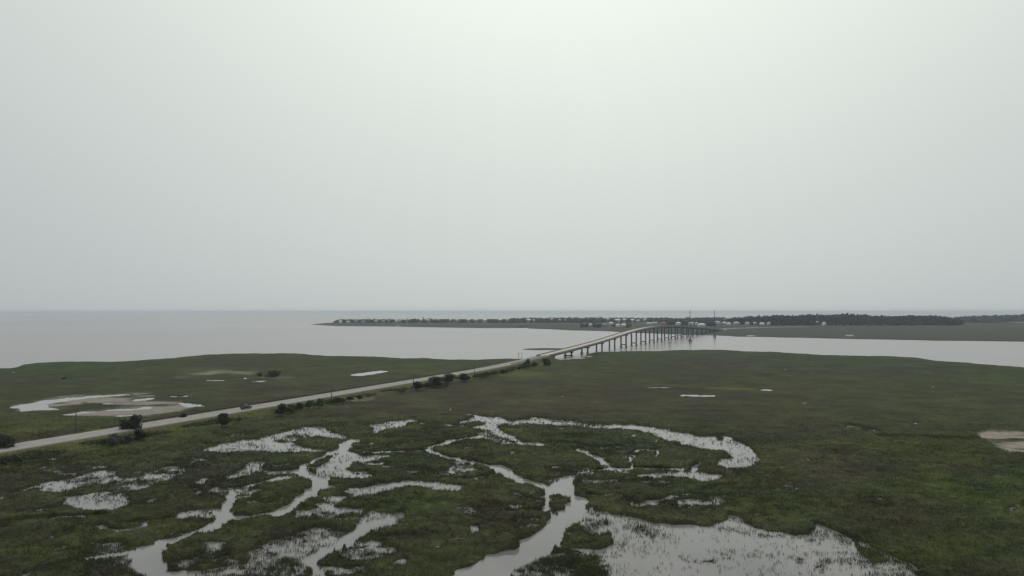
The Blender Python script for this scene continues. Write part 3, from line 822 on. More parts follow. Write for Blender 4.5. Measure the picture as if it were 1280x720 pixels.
while py < BR1 - 12:
    zt = float(deck_z(py)) - 2.0
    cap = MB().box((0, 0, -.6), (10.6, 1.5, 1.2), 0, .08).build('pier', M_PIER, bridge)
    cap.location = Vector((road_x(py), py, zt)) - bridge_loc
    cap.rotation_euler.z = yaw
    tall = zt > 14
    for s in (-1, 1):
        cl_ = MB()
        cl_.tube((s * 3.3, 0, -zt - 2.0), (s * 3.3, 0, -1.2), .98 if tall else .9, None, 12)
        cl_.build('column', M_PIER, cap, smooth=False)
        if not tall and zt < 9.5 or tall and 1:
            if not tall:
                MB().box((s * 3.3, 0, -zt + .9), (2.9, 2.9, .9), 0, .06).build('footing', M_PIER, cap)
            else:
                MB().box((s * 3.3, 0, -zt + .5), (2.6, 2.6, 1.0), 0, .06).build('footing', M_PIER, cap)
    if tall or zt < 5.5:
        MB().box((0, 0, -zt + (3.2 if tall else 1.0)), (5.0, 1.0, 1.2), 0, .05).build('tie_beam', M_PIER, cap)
    py += 46.0; k += 1

# ------------------------------------------------------------------ guard rail on the far side of the road
def guard_rail(label, y0, y1, side, step=4.0):
    o = Vector((road_x(y0) + RN.x * side, y0 + RN.y * side, float(deck_z(y0))))
    t = thing('guard_rail', o, label, 'guard rail')
    pts = []
    y = y0
    while y <= y1:
        pts.append(Vector((road_x(y) + RN.x * side, y + RN.y * side, float(deck_z(y)))) - o); y += step
    MB().sweep(pts, [(-.04, .38), (.05, .48), (-.02, .6), (.05, .72), (-.04, .84), (-.1, .6)]).build('rail', M_STEEL, t)
    pm = MB().box((0, 0, .3), (.15, .2, .8)).mesh('post')
    pm.materials.append(M_POLE)
    for p in pts:
        q = link_mesh('post', pm, None, t); q.location = p + Vector((RN.x * -.14, RN.y * -.14, 0))
    return t
guard_rail('low dark steel guard rail along the far edge of the causeway road', 254.0, 520.0, -5.05)
guard_rail('short guard rail on the near shoulder just before the bridge', 560.0, BR0 - 2, 4.95)

# ================================================================== OBJECTS
# ------------------------------------------------------------------ power poles
def pole(px, py, h, label, arm=True, z0=.5):
    b = at(px, py, z0)
    t = thing('power_pole', b, label, 'power pole', 'power poles along the causeway', yaw)
    MB().tube((0, 0, -1.0), (0, 0, h), .21, .15, 8).build('pole', M_POLE, t)
    if arm:
        MB().box((0, .14, h - .6), (2.2, .1, .12)).build('crossarm', M_POLE, t)
        for x in (-.95, 0.35, .95):
            MB().tube((x, .14, h - .54), (x, .14, h - .28), .06, .04, 6).build('insulator', M_CONC2, t)
    return t
pole(94.5, 541, 8.6, 'thin power pole on the grass left of the big roadside tree')
pole(414.5, 498.5, 6.0, 'thin power pole rising behind the low hedge at mid causeway', z0=1.0)
pole(516.7, 484.5, 8.4, 'thin power pole in front of the leftmost dark bush of the far clump')
pole(593, 468.5, 7.0, 'thin power pole beyond the dark bush clump, before the bridge', z0=1.0)
pole(648.3, 453.5, 8.6, 'left one of two close power poles at the bridge approach', z0=1.0)
pole(652.2, 452.8, 8.6, 'right one of two close power poles at the bridge approach', z0=1.0)

# ------------------------------------------------------------------ transmission towers standing in the river
def tower(px, py, h, label, w):
    b = at(px, py, 0)
    t = thing('power_line_tower', b, label, 'power tower', 'tall power line towers in the river')
    for sx in (-1, 1):
        for sy in (-1, 1):
            MB().tube((sx * w, sy * w, -2.5), (sx * w * .9, sy * w * .9, 2.6), .5, .45, 8).build('pile', M_PIER, t)
    MB().box((0, 0, 3.4), (w * 2 + 1.6, w * 2 + 1.6, 1.6), 0, .1).build('pile_cap', M_PIER, t)
    MB().tube((0, 0, 4.2), (0, 0, 7.5), 1.15, .8, 10).build('base_flange', M_PIER, t)
    MB().tube((0, 0, 7.5), (0, 0, h), .62, .34, 10).build('mast', M_TOWER, t)
    for k in range(3):
        z = h - 1.0 - 3.0 * k
        a_ = MB(); a_.tube((0, 0, z), ((-1) ** k * 2.2, 0, z + .5), .14, .07, 6)
        c = a_.build('arm', M_TOWER, t)
        MB().tube(((-1) ** k * 2.2, 0, z + .45), ((-1) ** k * 2.2, 0, z - .9), .09, .06, 6).build('insulator', M_CONC2, t)
tower(862.8, 428.6, 47.0, 'tall slim power line tower in mid river, the nearer left one', 1.3)
tower(893.3, 422.8, 47.6, 'tall slim power line tower near the far bank, the right one', 1.3)

# channel marker
b = at(837.4, 434.6, 0)
t = thing('channel_marker', b, 'thin channel marker post in the river before the bridge', 'channel marker')
MB().tube((0, 0, -2), (0, 0, 7.0), .32, .26, 8).build('post', M_POLE, t)
MB().box((0, -.3, 6.0), (1.1, .06, 1.1), 0, 0).build('board', pmat('red marker board', (.25, .05, .04), .6), t)
MB().tube((0, 0, 7.0), (0, 0, 7.5), .16, .1, 8).build('lantern', M_CONC2, t)

# ------------------------------------------------------------------ trees and shrubs
def crown_mesh(name, w, h, z0, seed, col, n, lobes, size):
    r = np.random.default_rng(seed)
    cs = []
    for k in range(lobes):
        a_ = r.uniform(0, 2 * math.pi)
        zc = r.uniform(.08, .78); q = r.uniform(.1, .95 - .75 * zc)
        rad = r.uniform(.1, .27) * (1.15 - .35 * zc)
        cs.append((math.cos(a_) * q * w * .5, math.sin(a_) * q * w * .5, z0 + zc * h * .95, rad * w, rad * h * r.uniform(.8, 1.3)))
    cs.append((r.uniform(-.1, .1) * w, r.uniform(-.1, .1) * w, z0 + .3 * h, .24 * w, .32 * h))
    cs = np.array(cs)
    vol = cs[:, 3] ** 2 * cs[:, 4]
    pick = r.choice(len(cs), n, p=vol / vol.sum())
    d = r.normal(size=(n, 3)); d /= np.linalg.norm(d, axis=1)[:, None]
    rr = r.uniform(.35, 1.0, n) ** .4
    c = cs[pick]
    P = np.stack([c[:, 0] + d[:, 0] * rr * c[:, 3], c[:, 1] + d[:, 1] * rr * c[:, 3], c[:, 2] + d[:, 2] * rr * c[:, 4]], -1)
    P[:, 2] = np.maximum(P[:, 2], z0 * .4 + .05)
    nd = d + r.normal(size=(n, 3)) * .55
    nd /= np.linalg.norm(nd, axis=1)[:, None]
    e1 = np.cross(nd, r.normal(size=(n, 3))); e1 /= np.linalg.norm(e1, axis=1)[:, None]
    e2 = np.cross(nd, e1)
    s = (size * r.uniform(.6, 1.3, n))[:, None]
    P[:, 0] *= 1.18; P[:, 1] *= .9
    V = np.stack([P - e1 * s, P + e2 * s * .62, P + e1 * s, P - e2 * s * .62], 1).reshape(-1, 3)
    F = np.arange(n * 4).reshape(-1, 4)
    cc = np.array(col)[None] * r.uniform(.65, 1.9, n)[:, None] * (.85 + .3 * (np.sin(pick * 7.1) * .5 + .5))[:, None]
    return np_mesh(name, V, F, False, np.repeat(cc, 4, axis=0))
_seed = [100]
def tree(px, py, wpx, hpx, label, col=(.04, .05, .03), z0=.8, kind='roadside_shrub', cat='shrub', group='shrubs and trees along the causeway', dens=1.0):
    b = at(px, py, z0)
    s = b.y / FPX
    w, h = wpx * s * 1.1, hpx * s * 1.04
    _seed[0] += 1
    t = thing(kind, b, label, cat, group, random.uniform(-.5, .5))
    tr = MB()
    th = h * .3
    lean = random.uniform(-.1, .1)
    tr.tube((0, 0, -.6), (lean, 0, th), .05 * h * .45 + .06, .04 * h * .4 + .04, 8)
    for k in range(4):
        a_ = k * 1.57 + random.uniform(-.4, .4)
        tr.tube((lean, 0, th * random.uniform(.6, 1)), (math.cos(a_) * w * .28, math.sin(a_) * w * .28, h * random.uniform(.5, .78)), .022 * h + .02, .012, 6)
    tr.build('trunk', M_BARK, t)
    n = int((420 + 26 * w * h) * dens)
    me_ = crown_mesh('crown', w, h, h * .06, _seed[0], col, min(n, 3200), 7 + int(w), max(.16, min(.34, .05 * w + .06)))
    link_mesh('crown', me_, M_LEAF, t)
    return t
DK = (.035, .045, .026); GR = (.055, .08, .032); GY = (.085, .095, .075); BL = (.028, .032, .024)
T = tree
T(3, 562, 30, 19, 'dark round tree at the left edge beyond the road', DK, kind='roadside_tree', cat='tree')
T(8, 579, 16, 7, 'low dark shrub on the near verge at the left edge', DK)
T(21, 577.5, 13, 8, 'low dark shrub on the near verge, second from the left edge', DK)
T(159, 537.5, 20, 15, 'lower left half of the big dark tree pair beyond the road', DK, z0=1.2, kind='roadside_tree', cat='tree')
T(170, 536.8, 23, 19, 'taller right half of the big dark tree pair beyond the road', DK, z0=1.2, kind='roadside_tree', cat='tree')
T(128, 556, 12, 7, 'small green bush at the left end of the grey shrub row', GR, z0=.6)
T(142, 556, 20, 15, 'broad pale grey shrub on the near verge below the big tree', GY, z0=.6)
T(161, 553.5, 15, 13, 'grey green shrub in the middle of the near verge row', (.06, .07, .05), z0=.6)
T(175.5, 548.5, 17, 12, 'dark shrub at the right end of the grey shrub row', DK, z0=.8)
T(229, 523, 9.5, 7, 'small lone dark shrub on the far side of the road', BL, z0=1.0)
T(277.5, 531.5, 19, 17, 'round lone tree on the near verge before the dark car', DK, z0=1.0, kind='roadside_tree', cat='tree')
T(299.5, 526.5, 6, 5, 'tiny shrub on the near verge just below the dark car', GR, z0=1.0)
T(351, 517.5, 13, 14, 'dark tree at the left end of the mid causeway hedge', BL, z0=1.0, kind='roadside_tree', cat='tree')
T(364, 514.5, 14, 10, 'green shrub, second from the left in the mid causeway hedge', GR, z0=1.0)
T(375, 512, 10, 11, 'dark upright shrub, third in the mid causeway hedge', DK, z0=1.0)
T(386, 509.5, 13, 9, 'green shrub, fourth in the mid causeway hedge', GR, z0=1.0)
T(399, 507.5, 14, 9, 'green rounded shrub at the right end of the mid causeway hedge', GR, z0=1.0)
T(422, 503.5, 15, 7, 'low dark shrub right of the pole beside the road', DK, z0=1.0)
T(437, 500.5, 12, 5.5, 'low brown shrub, second right of the pole', (.05, .045, .035), z0=1.0)
T(449.5, 498.5, 9, 5, 'low brown shrub, third right of the pole', (.05, .045, .035), z0=1.0)
T(461, 496, 5.5, 4.5, 'tiny green shrub, last of the low row right of the pole', GR, z0=1.0)
T(502, 490, 10, 3.5, 'flat low green shrub left of the dark bush clump', GR, z0=.8)
T(521.5, 486.5, 14, 9.5, 'dark brownish bush at the left end of the far clump', (.045, .04, .032), z0=.9)
T(533, 484, 9, 6, 'small green bush between the two left bushes of the far clump', GR, z0=.9)
T(545, 483, 22, 13.5, 'large dark bush in the middle of the far clump', BL, z0=.9, kind='roadside_tree', cat='tree')
T(561.5, 478, 19, 11, 'dark bush right of the middle of the far clump', DK, z0=.9, kind='roadside_tree', cat='tree')
T(579, 476, 14, 10.5, 'rounded dark green bush at the right end of the far clump', DK, z0=.9)
for k, (x, y, w) in enumerate([(596, 472, 13), (607, 470, 13), (618, 468.4, 13), (629, 466.4, 14), (640, 464, 12)]):
    T(x, y, w, 5, ['first', 'second', 'third', 'fourth', 'fifth'][k] + ' low green shrub of the row between the far clump and the bridge', (.06, .07, .04), z0=.9)
T(648.3, 461.6, 4.5, 3.2, 'tiny dark bush below the two close poles', BL, z0=.7)
T(657, 459.5, 13, 6.5, 'low green shrub right of the two close poles', GR, z0=.9)
T(660, 457.5, 7, 9, 'small upright dark tree right of the two close poles', DK, z0=.9)
T(668, 457.5, 8, 4.5, 'low dark shrub left of the bush beside the abutment', DK, z0=.9)
T(683, 456.5, 11, 9.5, 'dark round bush beside the near bridge abutment', DK, z0=.6)
T(343.5, 470.5, 19, 7.5, 'dark green shrub alone on the marsh beyond the road', (.045, .06, .035), z0=.3)
T(324, 470, 9, 4.5, 'small faint shrub left of the lone marsh shrub beyond the road', (.06, .065, .045), z0=.3)
T(80, 473.8, 6, 2.2, 'tiny dark shrub on the far left marsh', DK, z0=.3)

# ------------------------------------------------------------------ tangled undergrowth along the near verge
r_ = np.random.default_rng(77)
NS = 60000
yy_ = np.exp(r_.uniform(math.log(205), math.log(622), NS)); dd_ = r_.uniform(8.5, 19, NS)
xx_ = road_x(yy_) + dd_ * RN.x; yv = yy_ + dd_ * RN.y
den = sstep(.50, .66, fbm(xx_, yv, 12, 3, 201) + .10 * np.exp(-((dd_ - 13) / 3) ** 2) + .05 * vnoise(xx_ / 2, yv / 2, 5))
okk = r_.uniform(0, 1, NS) < den * .8
xx_, yv, dd_ = xx_[okk], yv[okk], dd_[okk]
n = len(xx_)
zz_ = marsh_height(xx_, yv)
hh_ = .25 + .75 * r_.uniform(0, 1, n) * fbm(xx_, yv, 5, 2, 203)
P = np.stack([xx_, yv, zz_ + hh_ * r_.uniform(.2, 1.2, n)], -1)
nd = r_.normal(size=(n, 3)); nd[:, 2] = np.abs(nd[:, 2]) + .3; nd /= np.linalg.norm(nd, axis=1)[:, None]
e1 = np.cross(nd, r_.normal(size=(n, 3))); e1 /= np.linalg.norm(e1, axis=1)[:, None]; e2 = np.cross(nd, e1)
sz = r_.uniform(.12, .34, n)[:, None]
V = np.stack([P - e1 * sz, P + e2 * sz * .6, P + e1 * sz, P - e2 * sz * .6], 1).reshape(-1, 3)
tone = fbm(xx_, yv, 16, 3, 207)[:, None]
cu = (np.array((.035, .042, .024)) * (1 - tone) + np.array((.085, .1, .045)) * tone) * r_.uniform(.7, 1.4, n)[:, None]
link_mesh('verge_undergrowth', np_mesh('verge_undergrowth', V, np.arange(n * 4).reshape(-1, 4), False, np.repeat(cu, 4, axis=0)), M_LEAF, kind='stuff',
          label='low tangled weeds along the near verge of the causeway', cat='undergrowth')

# ------------------------------------------------------------------ vehicles
M_TYRE = pmat('black tyre rubber', (.02, .02, .02), .8)
M_RIM = pmat('grey wheel rim', (.3, .3, .3), .4, metallic=.6)
M_GLASS = pmat('tinted car glass', (.10, .12, .12), .08, .6)
M_LAMP = pmat('red lamp glass', (.3, .02, .02), .3)
M_HEAD = pmat('clear lamp glass', (.6, .6, .58), .2)
def car(px, py, label, paint, z, pickup, side):
    y = at(px, py, z).y
    loc = Vector((road_x(y) + RN.x * side, y + RN.y * side, float(deck_z(y)) + .008))
    slope = math.atan2(float(deck_z(y + 4) - deck_z(y - 4)), 8 / RD.y)
    t = thing('pickup_truck' if pickup else 'car', loc, label, 'pickup truck' if pickup else 'car')
    t.rotation_euler = Matrix.Rotation(yaw, 3, 'Z').to_euler()
    t.rotation_euler.x = slope
    if pickup: prof = [(-2.7, .5), (-2.7, 1.12), (-.75, 1.12), (-.75, 1.18), (1.0, 1.18), (2.5, 1.05), (2.72, .85), (2.72, .5)]; cab = [(-.85, 1.1), (-.7, 1.82), (.55, 1.85), (1.25, 1.14)]
    else: prof = [(-2.3, .45), (-2.35, 1.0), (-2.1, 1.1), (1.0, 1.08), (2.15, .95), (2.32, .75), (2.3, .45)]; cab = [(-2.05, 1.05), (-1.75, 1.65), (.3, 1.68), (1.1, 1.06)]
    def extr(pr, w0, w1):
        bm = bmesh.new()
        zs = [p[1] for p in pr]; lo, hi = min(zs), max(zs)
        def wd(zv): return w0 + (w1 - w0) * (zv - lo) / (hi - lo)
        A = [bm.verts.new((-wd(p[1]), p[0], p[1])) for p in pr]; B = [bm.verts.new((wd(p[1]), p[0], p[1])) for p in pr]
        bm.faces.new(A); bm.faces.new(B[::-1])
        for i in range(len(pr)):
            j = (i + 1) % len(pr); bm.faces.new((A[i], B[i], B[j], A[j]))
        bmesh.ops.recalc_face_normals(bm, faces=bm.faces[:])
        bmesh.ops.bevel(bm, geom=bm.edges[:], offset=.05, segments=2, affect='EDGES')
        m_ = bpy.data.meshes.new('body'); bm.to_mesh(m_); bm.free(); return m_
    link_mesh('body', extr(prof, .95, .92), paint, t)
    link_mesh('cabin', extr(cab, .86, .68), M_GLASS, t)
    rf = MB().box((0, (cab[1][0] + cab[2][0]) / 2, cab[2][1] + .0), (1.3, cab[2][0] - cab[1][0] - .1, .07), 0, .02).build('roof', paint, t)
    if pickup: MB().box((0, -1.72, 1.135), (1.6, 1.7, .05)).build('bed', M_TYRE, t)
    for sx in (-1, 1):
        for yy in (-1.55, 1.6):
            wh = MB().tube((sx * .70, yy, .38), (sx * .96, yy, .38), .38, None, 16).build('wheel', M_TYRE, t)
            MB().tube((sx * .94, yy, .38), (sx * .975, yy, .38), .22, None, 12).build('rim', M_RIM, wh)
        e = prof[-2][0]
        MB().box((sx * .68, e - .02, .82), (.36, .08, .16)).build('headlight', M_HEAD, t)
        MB().box((sx * .74, prof[1][0] + .0, .9), (.2, .07, .24)).build('tail_light', M_LAMP, t)
    return t
car(317.5, 511.0, 'dark pickup truck driving on the causeway road', pmat('dark blue grey car paint', (.025, .027, .032), .3, .5), 1.6, True, 1.9)
car(677.0, 443.5, 'small reddish car driving onto the near end of the bridge', pmat('dull red car paint', (.26, .11, .085), .35, .5), 6.0, False, -1.9)

# ------------------------------------------------------------------ birds and driftwood
M_FEATH = pmat('white feathers', (.75, .75, .72), .8)
M_BEAK = pmat('yellow beak', (.5, .3, .06), .6)
M_BLEG = pmat('black legs', (.03, .03, .03), .7)
def egret(px, py, label, rz, s=1.0, z0=.25):
    x, y = ground(px, py, z0)
    t = thing('egret', (x, y, z0), label, 'egret', 'white egrets in the marsh', rz)
    spine = [((-.42, .56), .015), ((-.30, .60), .06), ((-.14, .66), .125), ((.02, .72), .14), ((.14, .78), .10), ((.22, .88), .05), ((.19, 1.0), .035), ((.15, 1.1), .03), ((.19, 1.19), .03),
             ((.25, 1.22), .042), ((.30, 1.215), .03), ((.34, 1.205), .014)]
    bm = bmesh.new(); prev = None; nseg = 10
    for (p, r_) in spine:
        ring = [bm.verts.new((p[0] * s, math.cos(2 * math.pi * i / nseg) * r_ * s, (p[1] + math.sin(2 * math.pi * i / nseg) * r_) * s)) for i in range(nseg)]
        if prev:
            for i in range(nseg): bm.faces.new((prev[i], prev[(i + 1) % nseg], ring[(i + 1) % nseg], ring[i]))
        else: bm.faces.new(ring)
        prev = ring
    bm.faces.new(prev)
    bmesh.ops.recalc_face_normals(bm, faces=bm.faces[:])
    m_ = bpy.data.meshes.new('body'); bm.to_mesh(m_); bm.free()
    for p in m_.polygons: p.use_smooth = True
    link_mesh('body', m_, M_FEATH, t)
    MB().tube((.34 * s, 0, 1.205 * s), (.47 * s, 0, 1.19 * s), .013 * s, .003 * s, 6).build('beak', M_BEAK, t)
    for sy in (-1, 1):
        w_ = MB(); w_.box((-.12 * s, sy * .115 * s, .68 * s), (.44 * s, .04 * s, .16 * s), 0, .015 * s)
        w_.build('wing', M_FEATH, t)
        lg = MB(); lg.tube((-.02 * s, sy * .05 * s, .62 * s), (-.06 * s, sy * .05 * s, .3 * s), .016 * s, .012 * s, 6); lg.tube((-.06 * s, sy * .05 * s, .3 * s), (0, sy * .05 * s, -.25 * s), .012 * s, .01 * s, 6)
        lg.build('leg', M_BLEG, t)
egret(563, 514.8, 'white egret standing on dark marsh above the small pool', 2.2, 1.25, .5)
egret(820.5, 554.5, 'white egret at the inner edge of the curved pool', .5, 1.1, .5)
egret(1010, 577.5, 'lone white egret on the dry brown marsh at right', 3.0, .9, .5)
egret(982, 463.5, 'white egret far off near the river bank at right', .2, 1.2, .5)
M_DRIFT = pmat('bleached driftwood', (.17, .15, .13), .9, noise=(2.0, .7, 1.2))
def drift(px, py, label, l, rz):
    x, y = ground(px, py, 1.0)
    t = thing('driftwood', (x, y, 1.0), label, 'driftwood', 'driftwood logs', rz)
    MB().tube((-l, 0, .0), (0, .1, .22), .10, .16, 8).tube((0, .1, .22), (l, -.1, .05), .16, .06, 8).build('log', M_DRIFT, t)
    MB().tube((0, .1, .22), (.3 * l, .7 * l, .5), .08, .03, 6).build('branch', M_DRIFT, t)
    MB().tube((-.1 * l, 0, .2), (-.2 * l, -.6 * l, .2), .08, .03, 6).build('branch', M_DRIFT, t)
drift(571, 675, 'pale forked driftwood log on the brown marsh left of the creek', 1.5, .3)
drift(665, 617, 'pale driftwood log on the bank left of the wide creek', 1.2, 1.0)

# ------------------------------------------------------------------ island houses
ORD = ['first', 'second', 'third', 'fourth', 'fifth', 'sixth', 'seventh', 'eighth', 'ninth', 'tenth', 'eleventh', 'twelfth', 'thirteenth', 'fourteenth', 'fifteenth', 'sixteenth', 'seventeenth', 'eighteenth', 'nineteenth', 'twentieth']
HM = {}
def house_mats(kind):
    if kind in HM: return HM[kind]
    W = {'white': (.78, .78, .78), 'pale': (.5, .52, .54), 'grey': (.3, .32, .35), 'blue': (.38, .45, .5), 'red': (.3, .2, .18), 'tan': (.45, .41, .37)}[kind]
    Rf = {'white': (.8, .8, .82), 'pale': (.55, .57, .6), 'grey': (.24, .26, .29), 'blue': (.45, .5, .54), 'red': (.32, .17, .14), 'tan': (.4, .38, .37)}[kind]
    HM[kind] = (pmat(kind + ' house siding', W, .8, noise=(.3, .9, 1.05)), pmat(kind + ' house roof', Rf, .6, noise=(.2, .85, 1.05)))
    return HM[kind]
M_WIN = pmat('dark window glass', (.05, .06, .07), .15, .5)
def house(px, py, wpx, kind, label, row):
    py += random.uniform(.1, .7); wpx *= random.uniform(.7, 1.25)
    b = at(px, py, .6)
    s = b.y / FPX
    w = max(8, wpx * s * .95); dpt = min(14, max(9, w * .7)); wall = random.uniform(5.0, 6.5) if row != 'low' else 4.5
    rh = random.uniform(2.8, 4.2); st = 2.6
    wm, rm = house_mats(kind)
    t = thing('island_house', b, label, 'house', 'houses on the island', random.uniform(-.35, .35))
    MB().box((0, 0, st + wall / 2), (w, dpt, wall)).build('wall', wm, t)
    bm = bmesh.new(); e = .7; hw, hd = w / 2 + e, dpt / 2 + e; z = st + wall
    hip = min(hw * .55, hd)
    q = [bm.verts.new(v) for v in ((-hw, -hd, z), (hw, -hd, z), (hw, hd, z), (-hw, hd, z), (-hw + hip, 0, z + rh), (hw - hip, 0, z + rh))]
    for f in ((0, 1, 5, 4), (2, 3, 4, 5), (0, 4, 3), (1, 2, 5), (3, 2, 1, 0)): bm.faces.new([q[i] for i in f])
    bmesh.ops.recalc_face_normals(bm, faces=bm.faces[:])
    m_ = bpy.data.meshes.new('roof'); bm.to_mesh(m_); bm.free()
    link_mesh('roof', m_, rm, t)
    for sx in (-1, 1):
        for sy in (-1, 1):
            MB().box((sx * (w / 2 - .6), sy * (dpt / 2 - .6), st / 2 - .4), (.45, .45, st + .8)).build('stilt', M_POLE, t)
    for k in range(3):
        x = (k - 1) * w * .3
        MB().box((x, -dpt / 2 - .01, st + wall * .55), (w * .14, .1, wall * .36)).build('window', M_WIN, t)
    return t
tipH = [(425.6, 404.2, 6, 'white'), (435, 404.4, 6, 'pale'), (445, 404, 5, 'grey'), (454, 403.8, 5, 'grey'), (470, 403.4, 5, 'blue'), (479, 403.2, 5, 'grey'), (486, 403, 4, 'grey'), (495.6, 402.6, 3.4, 'white'),
        (500.4, 402.4, 3.4, 'white'), (509, 402.4, 5, 'grey'), (525.6, 402.2, 4, 'white'), (535, 402.2, 6, 'blue'), (548, 402, 4, 'tan'), (563, 401.6, 3.6, 'white'), (571, 402, 4, 'pale'), (586, 401.2, 5.5, 'white'),
        (595, 401.8, 6, 'pale'), (606, 401.6, 7.5, 'white'), (625, 401.2, 4.5, 'white'), (634, 401.8, 4, 'pale')]
for k, (x, y, w, c) in enumerate(tipH):
    house(x, y, w, c, '%s house on the low far shore, %s from the island tip' % (c, ORD[k]), 'a')
midH = [(661, 401.8, 5.5, 'white'), (667, 402, 4, 'pale'), (690, 400.6, 4.5, 'pale'), (700, 402, 5, 'tan'), (707, 402.2, 3.5, 'blue'), (760, 401, 5, 'pale'), (772, 402, 7, 'white'), (781, 401.4, 5, 'white'), (790.5, 401.4, 5.5, 'white'),
        (797.5, 402.8, 7, 'blue'), (806, 401.6, 5, 'pale')]
for k, (x, y, w, c) in enumerate(midH):
    house(x, y, w, c, '%s house in the tree line behind the bridge start, %s from left' % (c, ORD[k]), 'a')
lowH = [(738, 408.0, 6, 'pale'), (756, 408.3, 7, 'grey'), (764, 406.4, 5, 'white'), (772.5, 408.9, 4.5, 'white'), (779.6, 409, 7, 'white')]
for k, (x, y, w, c) in enumerate(lowH):
    house(x, y, w, c, '%s house in the wooded clump on the far marsh, %s from left' % (c, ORD[k]), 'low')
brH = [(811, 407, 6, 'pale'), (818, 406.6, 9, 'tan'), (829, 407, 8, 'red'), (848, 406.8, 6, 'white'), (864, 407, 6, 'pale'), (870.5, 407.4, 4, 'pale'), (876.8, 408.4, 7.5, 'white'), (897, 404.6, 6.5, 'pale'), (899, 408.2, 5, 'grey'),
       (905.6, 405.8, 5.5, 'white'), (910.8, 406.8, 4, 'white')]
for k, (x, y, w, c) in enumerate(brH):
    house(x, y, w, c, '%s house just above the bridge crest, %s from left' % (c, ORD[k]), 'a')
riH = [(920.5, 406.6, 6.2, 'pale'), (934, 406.8, 5.4, 'pale'), (943, 406.2, 5.4, 'pale'), (952.5, 406.8, 5.4, 'white'), (960.8, 407.2, 3.4, 'pale'), (1022, 405.6, 6, 'pale'), (1029.8, 407.2, 3, 'white')]
for k, (x, y, w, c) in enumerate(riH):
    house(x, y, w, c, '%s house along the edge of the dark wood at right, %s from the bridge' % (c, ORD[k]), 'a')
# water tank above the town
b = at(906.8, 405.0, .6)
t = thing('water_tower', b, 'white water tower rising above the houses right of the bridge', 'water tower')
s_ = b.y / FPX
zc = CAM_H - (400.6 - EYE_ROW) * s_
bm = bmesh.new(); bmesh.ops.create_uvsphere(bm, u_segments=20, v_segments=10, radius=1.0, matrix=Matrix.Translation((0, 0, zc)) @ Matrix.Diagonal((6.0, 6.0, 3.6, 1)))
m_ = bpy.data.meshes.new('tank'); bm.to_mesh(m_); bm.free()
link_mesh('tank', m_, pmat('white tank paint', (.82, .82, .82), .6), t)
for k in range(5):
    a_ = k * 2 * math.pi / 5
    MB().tube((4.2 * math.cos(a_), 4.2 * math.sin(a_), -.5), (4.0 * math.cos(a_), 4.0 * math.sin(a_), zc - 2), .35, None, 8).build('leg', M_CONC2, t)

# ------------------------------------------------------------------ far woods: masses of trees
ico = bmesh.new(); bmesh.ops.create_icosphere(ico, subdivisions=1, radius=1.0)
IV = np.array([v.co for v in ico.verts]); IF = np.array([[v.index for v in f.verts] for f in ico.faces]); ico.free()
def wood(name, label, spots, col):
    """spots: (x, y, ground z, width, height) per tree; each crown is a heap of leafy clumps"""
    Vs, Fs, Cs = [], [], []; off = 0
    for (x, y, z, w, h) in spots:
        nl = 6
        tone = rng.uniform(.7, 1.3)
        for k in range(nl):
            q = k / (nl - 1)
            r_ = w * rng.uniform(.26, .42) * (1.1 - .45 * q)
            c = np.array((x + rng.uniform(-.5, .5) * w * (1.05 - .75 * q), y + rng.uniform(-.5, .5) * w * (1.05 - .75 * q), z + h * (.22 + .68 * q)))
            v = IV * np.array((r_, r_, r_ * rng.uniform(.75, 1.2))) * rng.uniform(.72, 1.28, (len(IV), 1)) + c
            Vs.append(v); Fs.append(IF + off); off += len(IV)
            Cs.append(np.array(col)[None] * tone * rng.uniform(.75, 1.25, (len(IV), 1)))
        # trunk
    link_mesh(name, np_mesh(name, np.concatenate(Vs), np.concatenate(Fs), False, np.concatenate(Cs)), M_WOOD, kind='stuff', label=label, cat='woodland')
def band(x0, x1, yb, rows, dy, step, w, h, jitter=.25, keep=1.0, avoid=()):
    out_ = []
    for r_ in range(rows):
        y = yb - dy * r_
        x = x0
        while x < x1:
            xx = x + rng.uniform(-.5, .5) * step; yy = y + rng.uniform(-.5, .5) * dy
            x += step
            if rng.uniform() > keep: continue
            if any(abs(xx - a_[0]) < a_[1] and yy > a_[2] for a_ in avoid): continue
            p = at(xx, yy, .6)
            hh = h(xx) if callable(h) else h
            out_.append((p.x, p.y, .5, w * rng.uniform(.6, 1.6), hh * rng.uniform(1 - jitter, 1 + jitter * .7)))
    return out_
def hr(x): return (.82 + .36 * float(fbm(np.array([x * 1.0]), np.array([3.0]), 22, 3, 301)[0])) * float(np.interp(x, [905, 925, 940, 960, 1000, 1060, 1100, 1150, 1190, 1210], [14, 24, 28, 30, 33, 33, 29, 29, 24, 9]))
avoidR = [(x, w * .6, y - .1) for (x, y, w, c) in riH]
wood('island_wood', 'long dark wood on the island right of the bridge',
     band(938, 1203, 406.8, 8, .45, 2.6, 13, hr, .16, avoid=avoidR) + band(905, 945, 406.0, 7, .45, 3.0, 11, hr, .25, .9, avoid=avoidR + [(x, w * .6, y - .25) for (x, y, w, c) in brH]), (.028, .038, .034))
wood('spit_wood', 'dark wood on the farther spit at the right edge',
     band(1195, 1700, 402.2, 5, .5, 2.4, 15, lambda x: float(np.interp(x, [1195, 1220, 1250, 1280, 1700], [17, 23, 25, 31, 32])), .16), (.036, .05, .05))
allH = tipH + midH + lowH + brH
av = [(x, w * .6, y + .1) for (x, y, w, c) in allH]
def ht(x): return float(np.interp(x, [418, 430, 460, 520, 560, 640, 680, 740, 780, 860, 905], [4, 8, 10, 11, 10, 10, 11, 13, 11, 13, 14]))
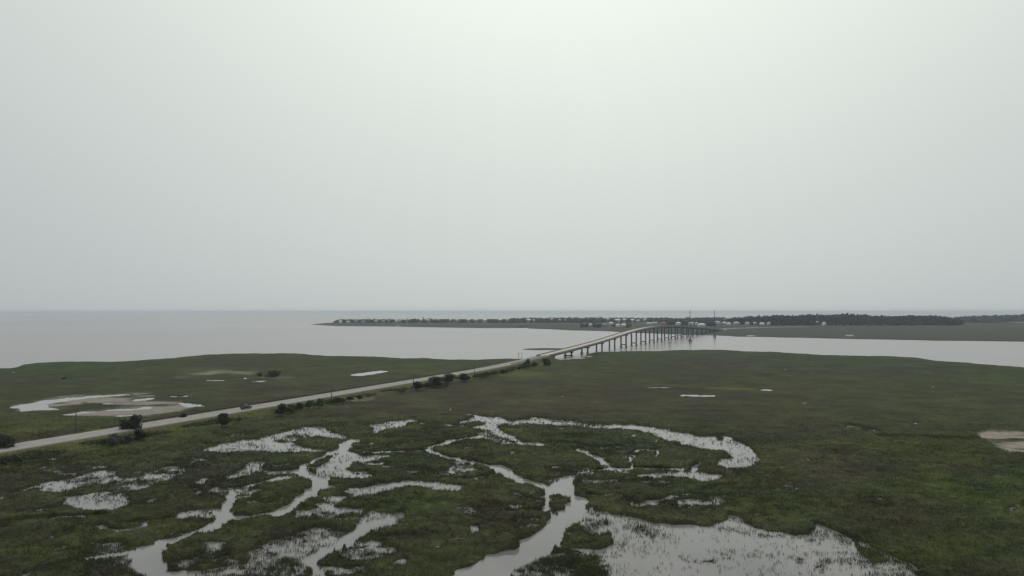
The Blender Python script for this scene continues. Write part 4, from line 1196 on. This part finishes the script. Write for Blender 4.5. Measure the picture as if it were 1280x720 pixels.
wood('town_trees', 'low dark belt of trees among the houses on the far island',
     band(420, 700, 403.4, 5, .45, 1.9, 12, lambda x: ht(x) * .78, .4, .8, av) + band(640, 905, 403.2, 7, .5, 2.1, 13, ht, .3, .92, av)
     + band(830, 905, 407.6, 6, .6, 2.8, 11, 10, .3, .8, av), (.034, .042, .042))
wood('marsh_edge_trees', 'dark wooded clump on the far marsh left of the bridge',
     band(726, 812, 409.2, 4, .7, 2.6, 8, 7, .3, .8, av), (.032, .042, .036))
# tall single trees that stand clear of the belt
for (x, y, hpx, wpx, lb) in [(460, 402.6, 5.6, 6, 'dark broad tree standing above the houses near the island tip'), (509, 401.6, 4.2, 5, 'dark rounded tree among the first white houses'),
                             (529, 401.6, 6.0, 3, 'tall narrow tree above the island houses, the highest on the left half'), (536, 401.6, 5.0, 6, 'broad tree right of the tall narrow island tree'),
                             (519, 401.6, 4.2, 5, 'broad tree left of the tall narrow island tree'), (643.5, 400.6, 4.2, 4, 'small dark tree on the skyline left of the bridge start'),
                             (673, 400.8, 5.2, 3.4, 'lone dark tree poking above the skyline left of the bridge'), (750, 400.8, 5.6, 6, 'dark tree on the skyline above the wooded marsh clump'),
                             (764, 400.8, 5.2, 4, 'dark tree on the skyline right of the wooded marsh clump')]:
    T(x, y, wpx, hpx, lb, (.03, .036, .036), z0=.6, kind='island_tree', cat='tree', group='single trees on the island skyline', dens=.25)

# ------------------------------------------------------------------ haze: closed box of even, pale air round the whole scene
hz = bpy.data.materials.new('pale haze'); hz.use_nodes = True
t = hz.node_tree; t.nodes.clear()
o_ = t.nodes.new('ShaderNodeOutputMaterial'); v_ = t.nodes.new('ShaderNodeVolumePrincipled')
v_.inputs['Color'].default_value = (.84, .93, 1.0, 1)
v_.inputs['Density'].default_value = 0.000075
v_.inputs['Anisotropy'].default_value = 0.0
t.links.new(v_.outputs[0], o_.inputs['Volume'])
MB().box((0, 0, 28.0), (172000, 172000, 66.0)).build('haze', hz, kind='stuff', label='thin pale haze over the marsh and the sea', cat='haze')
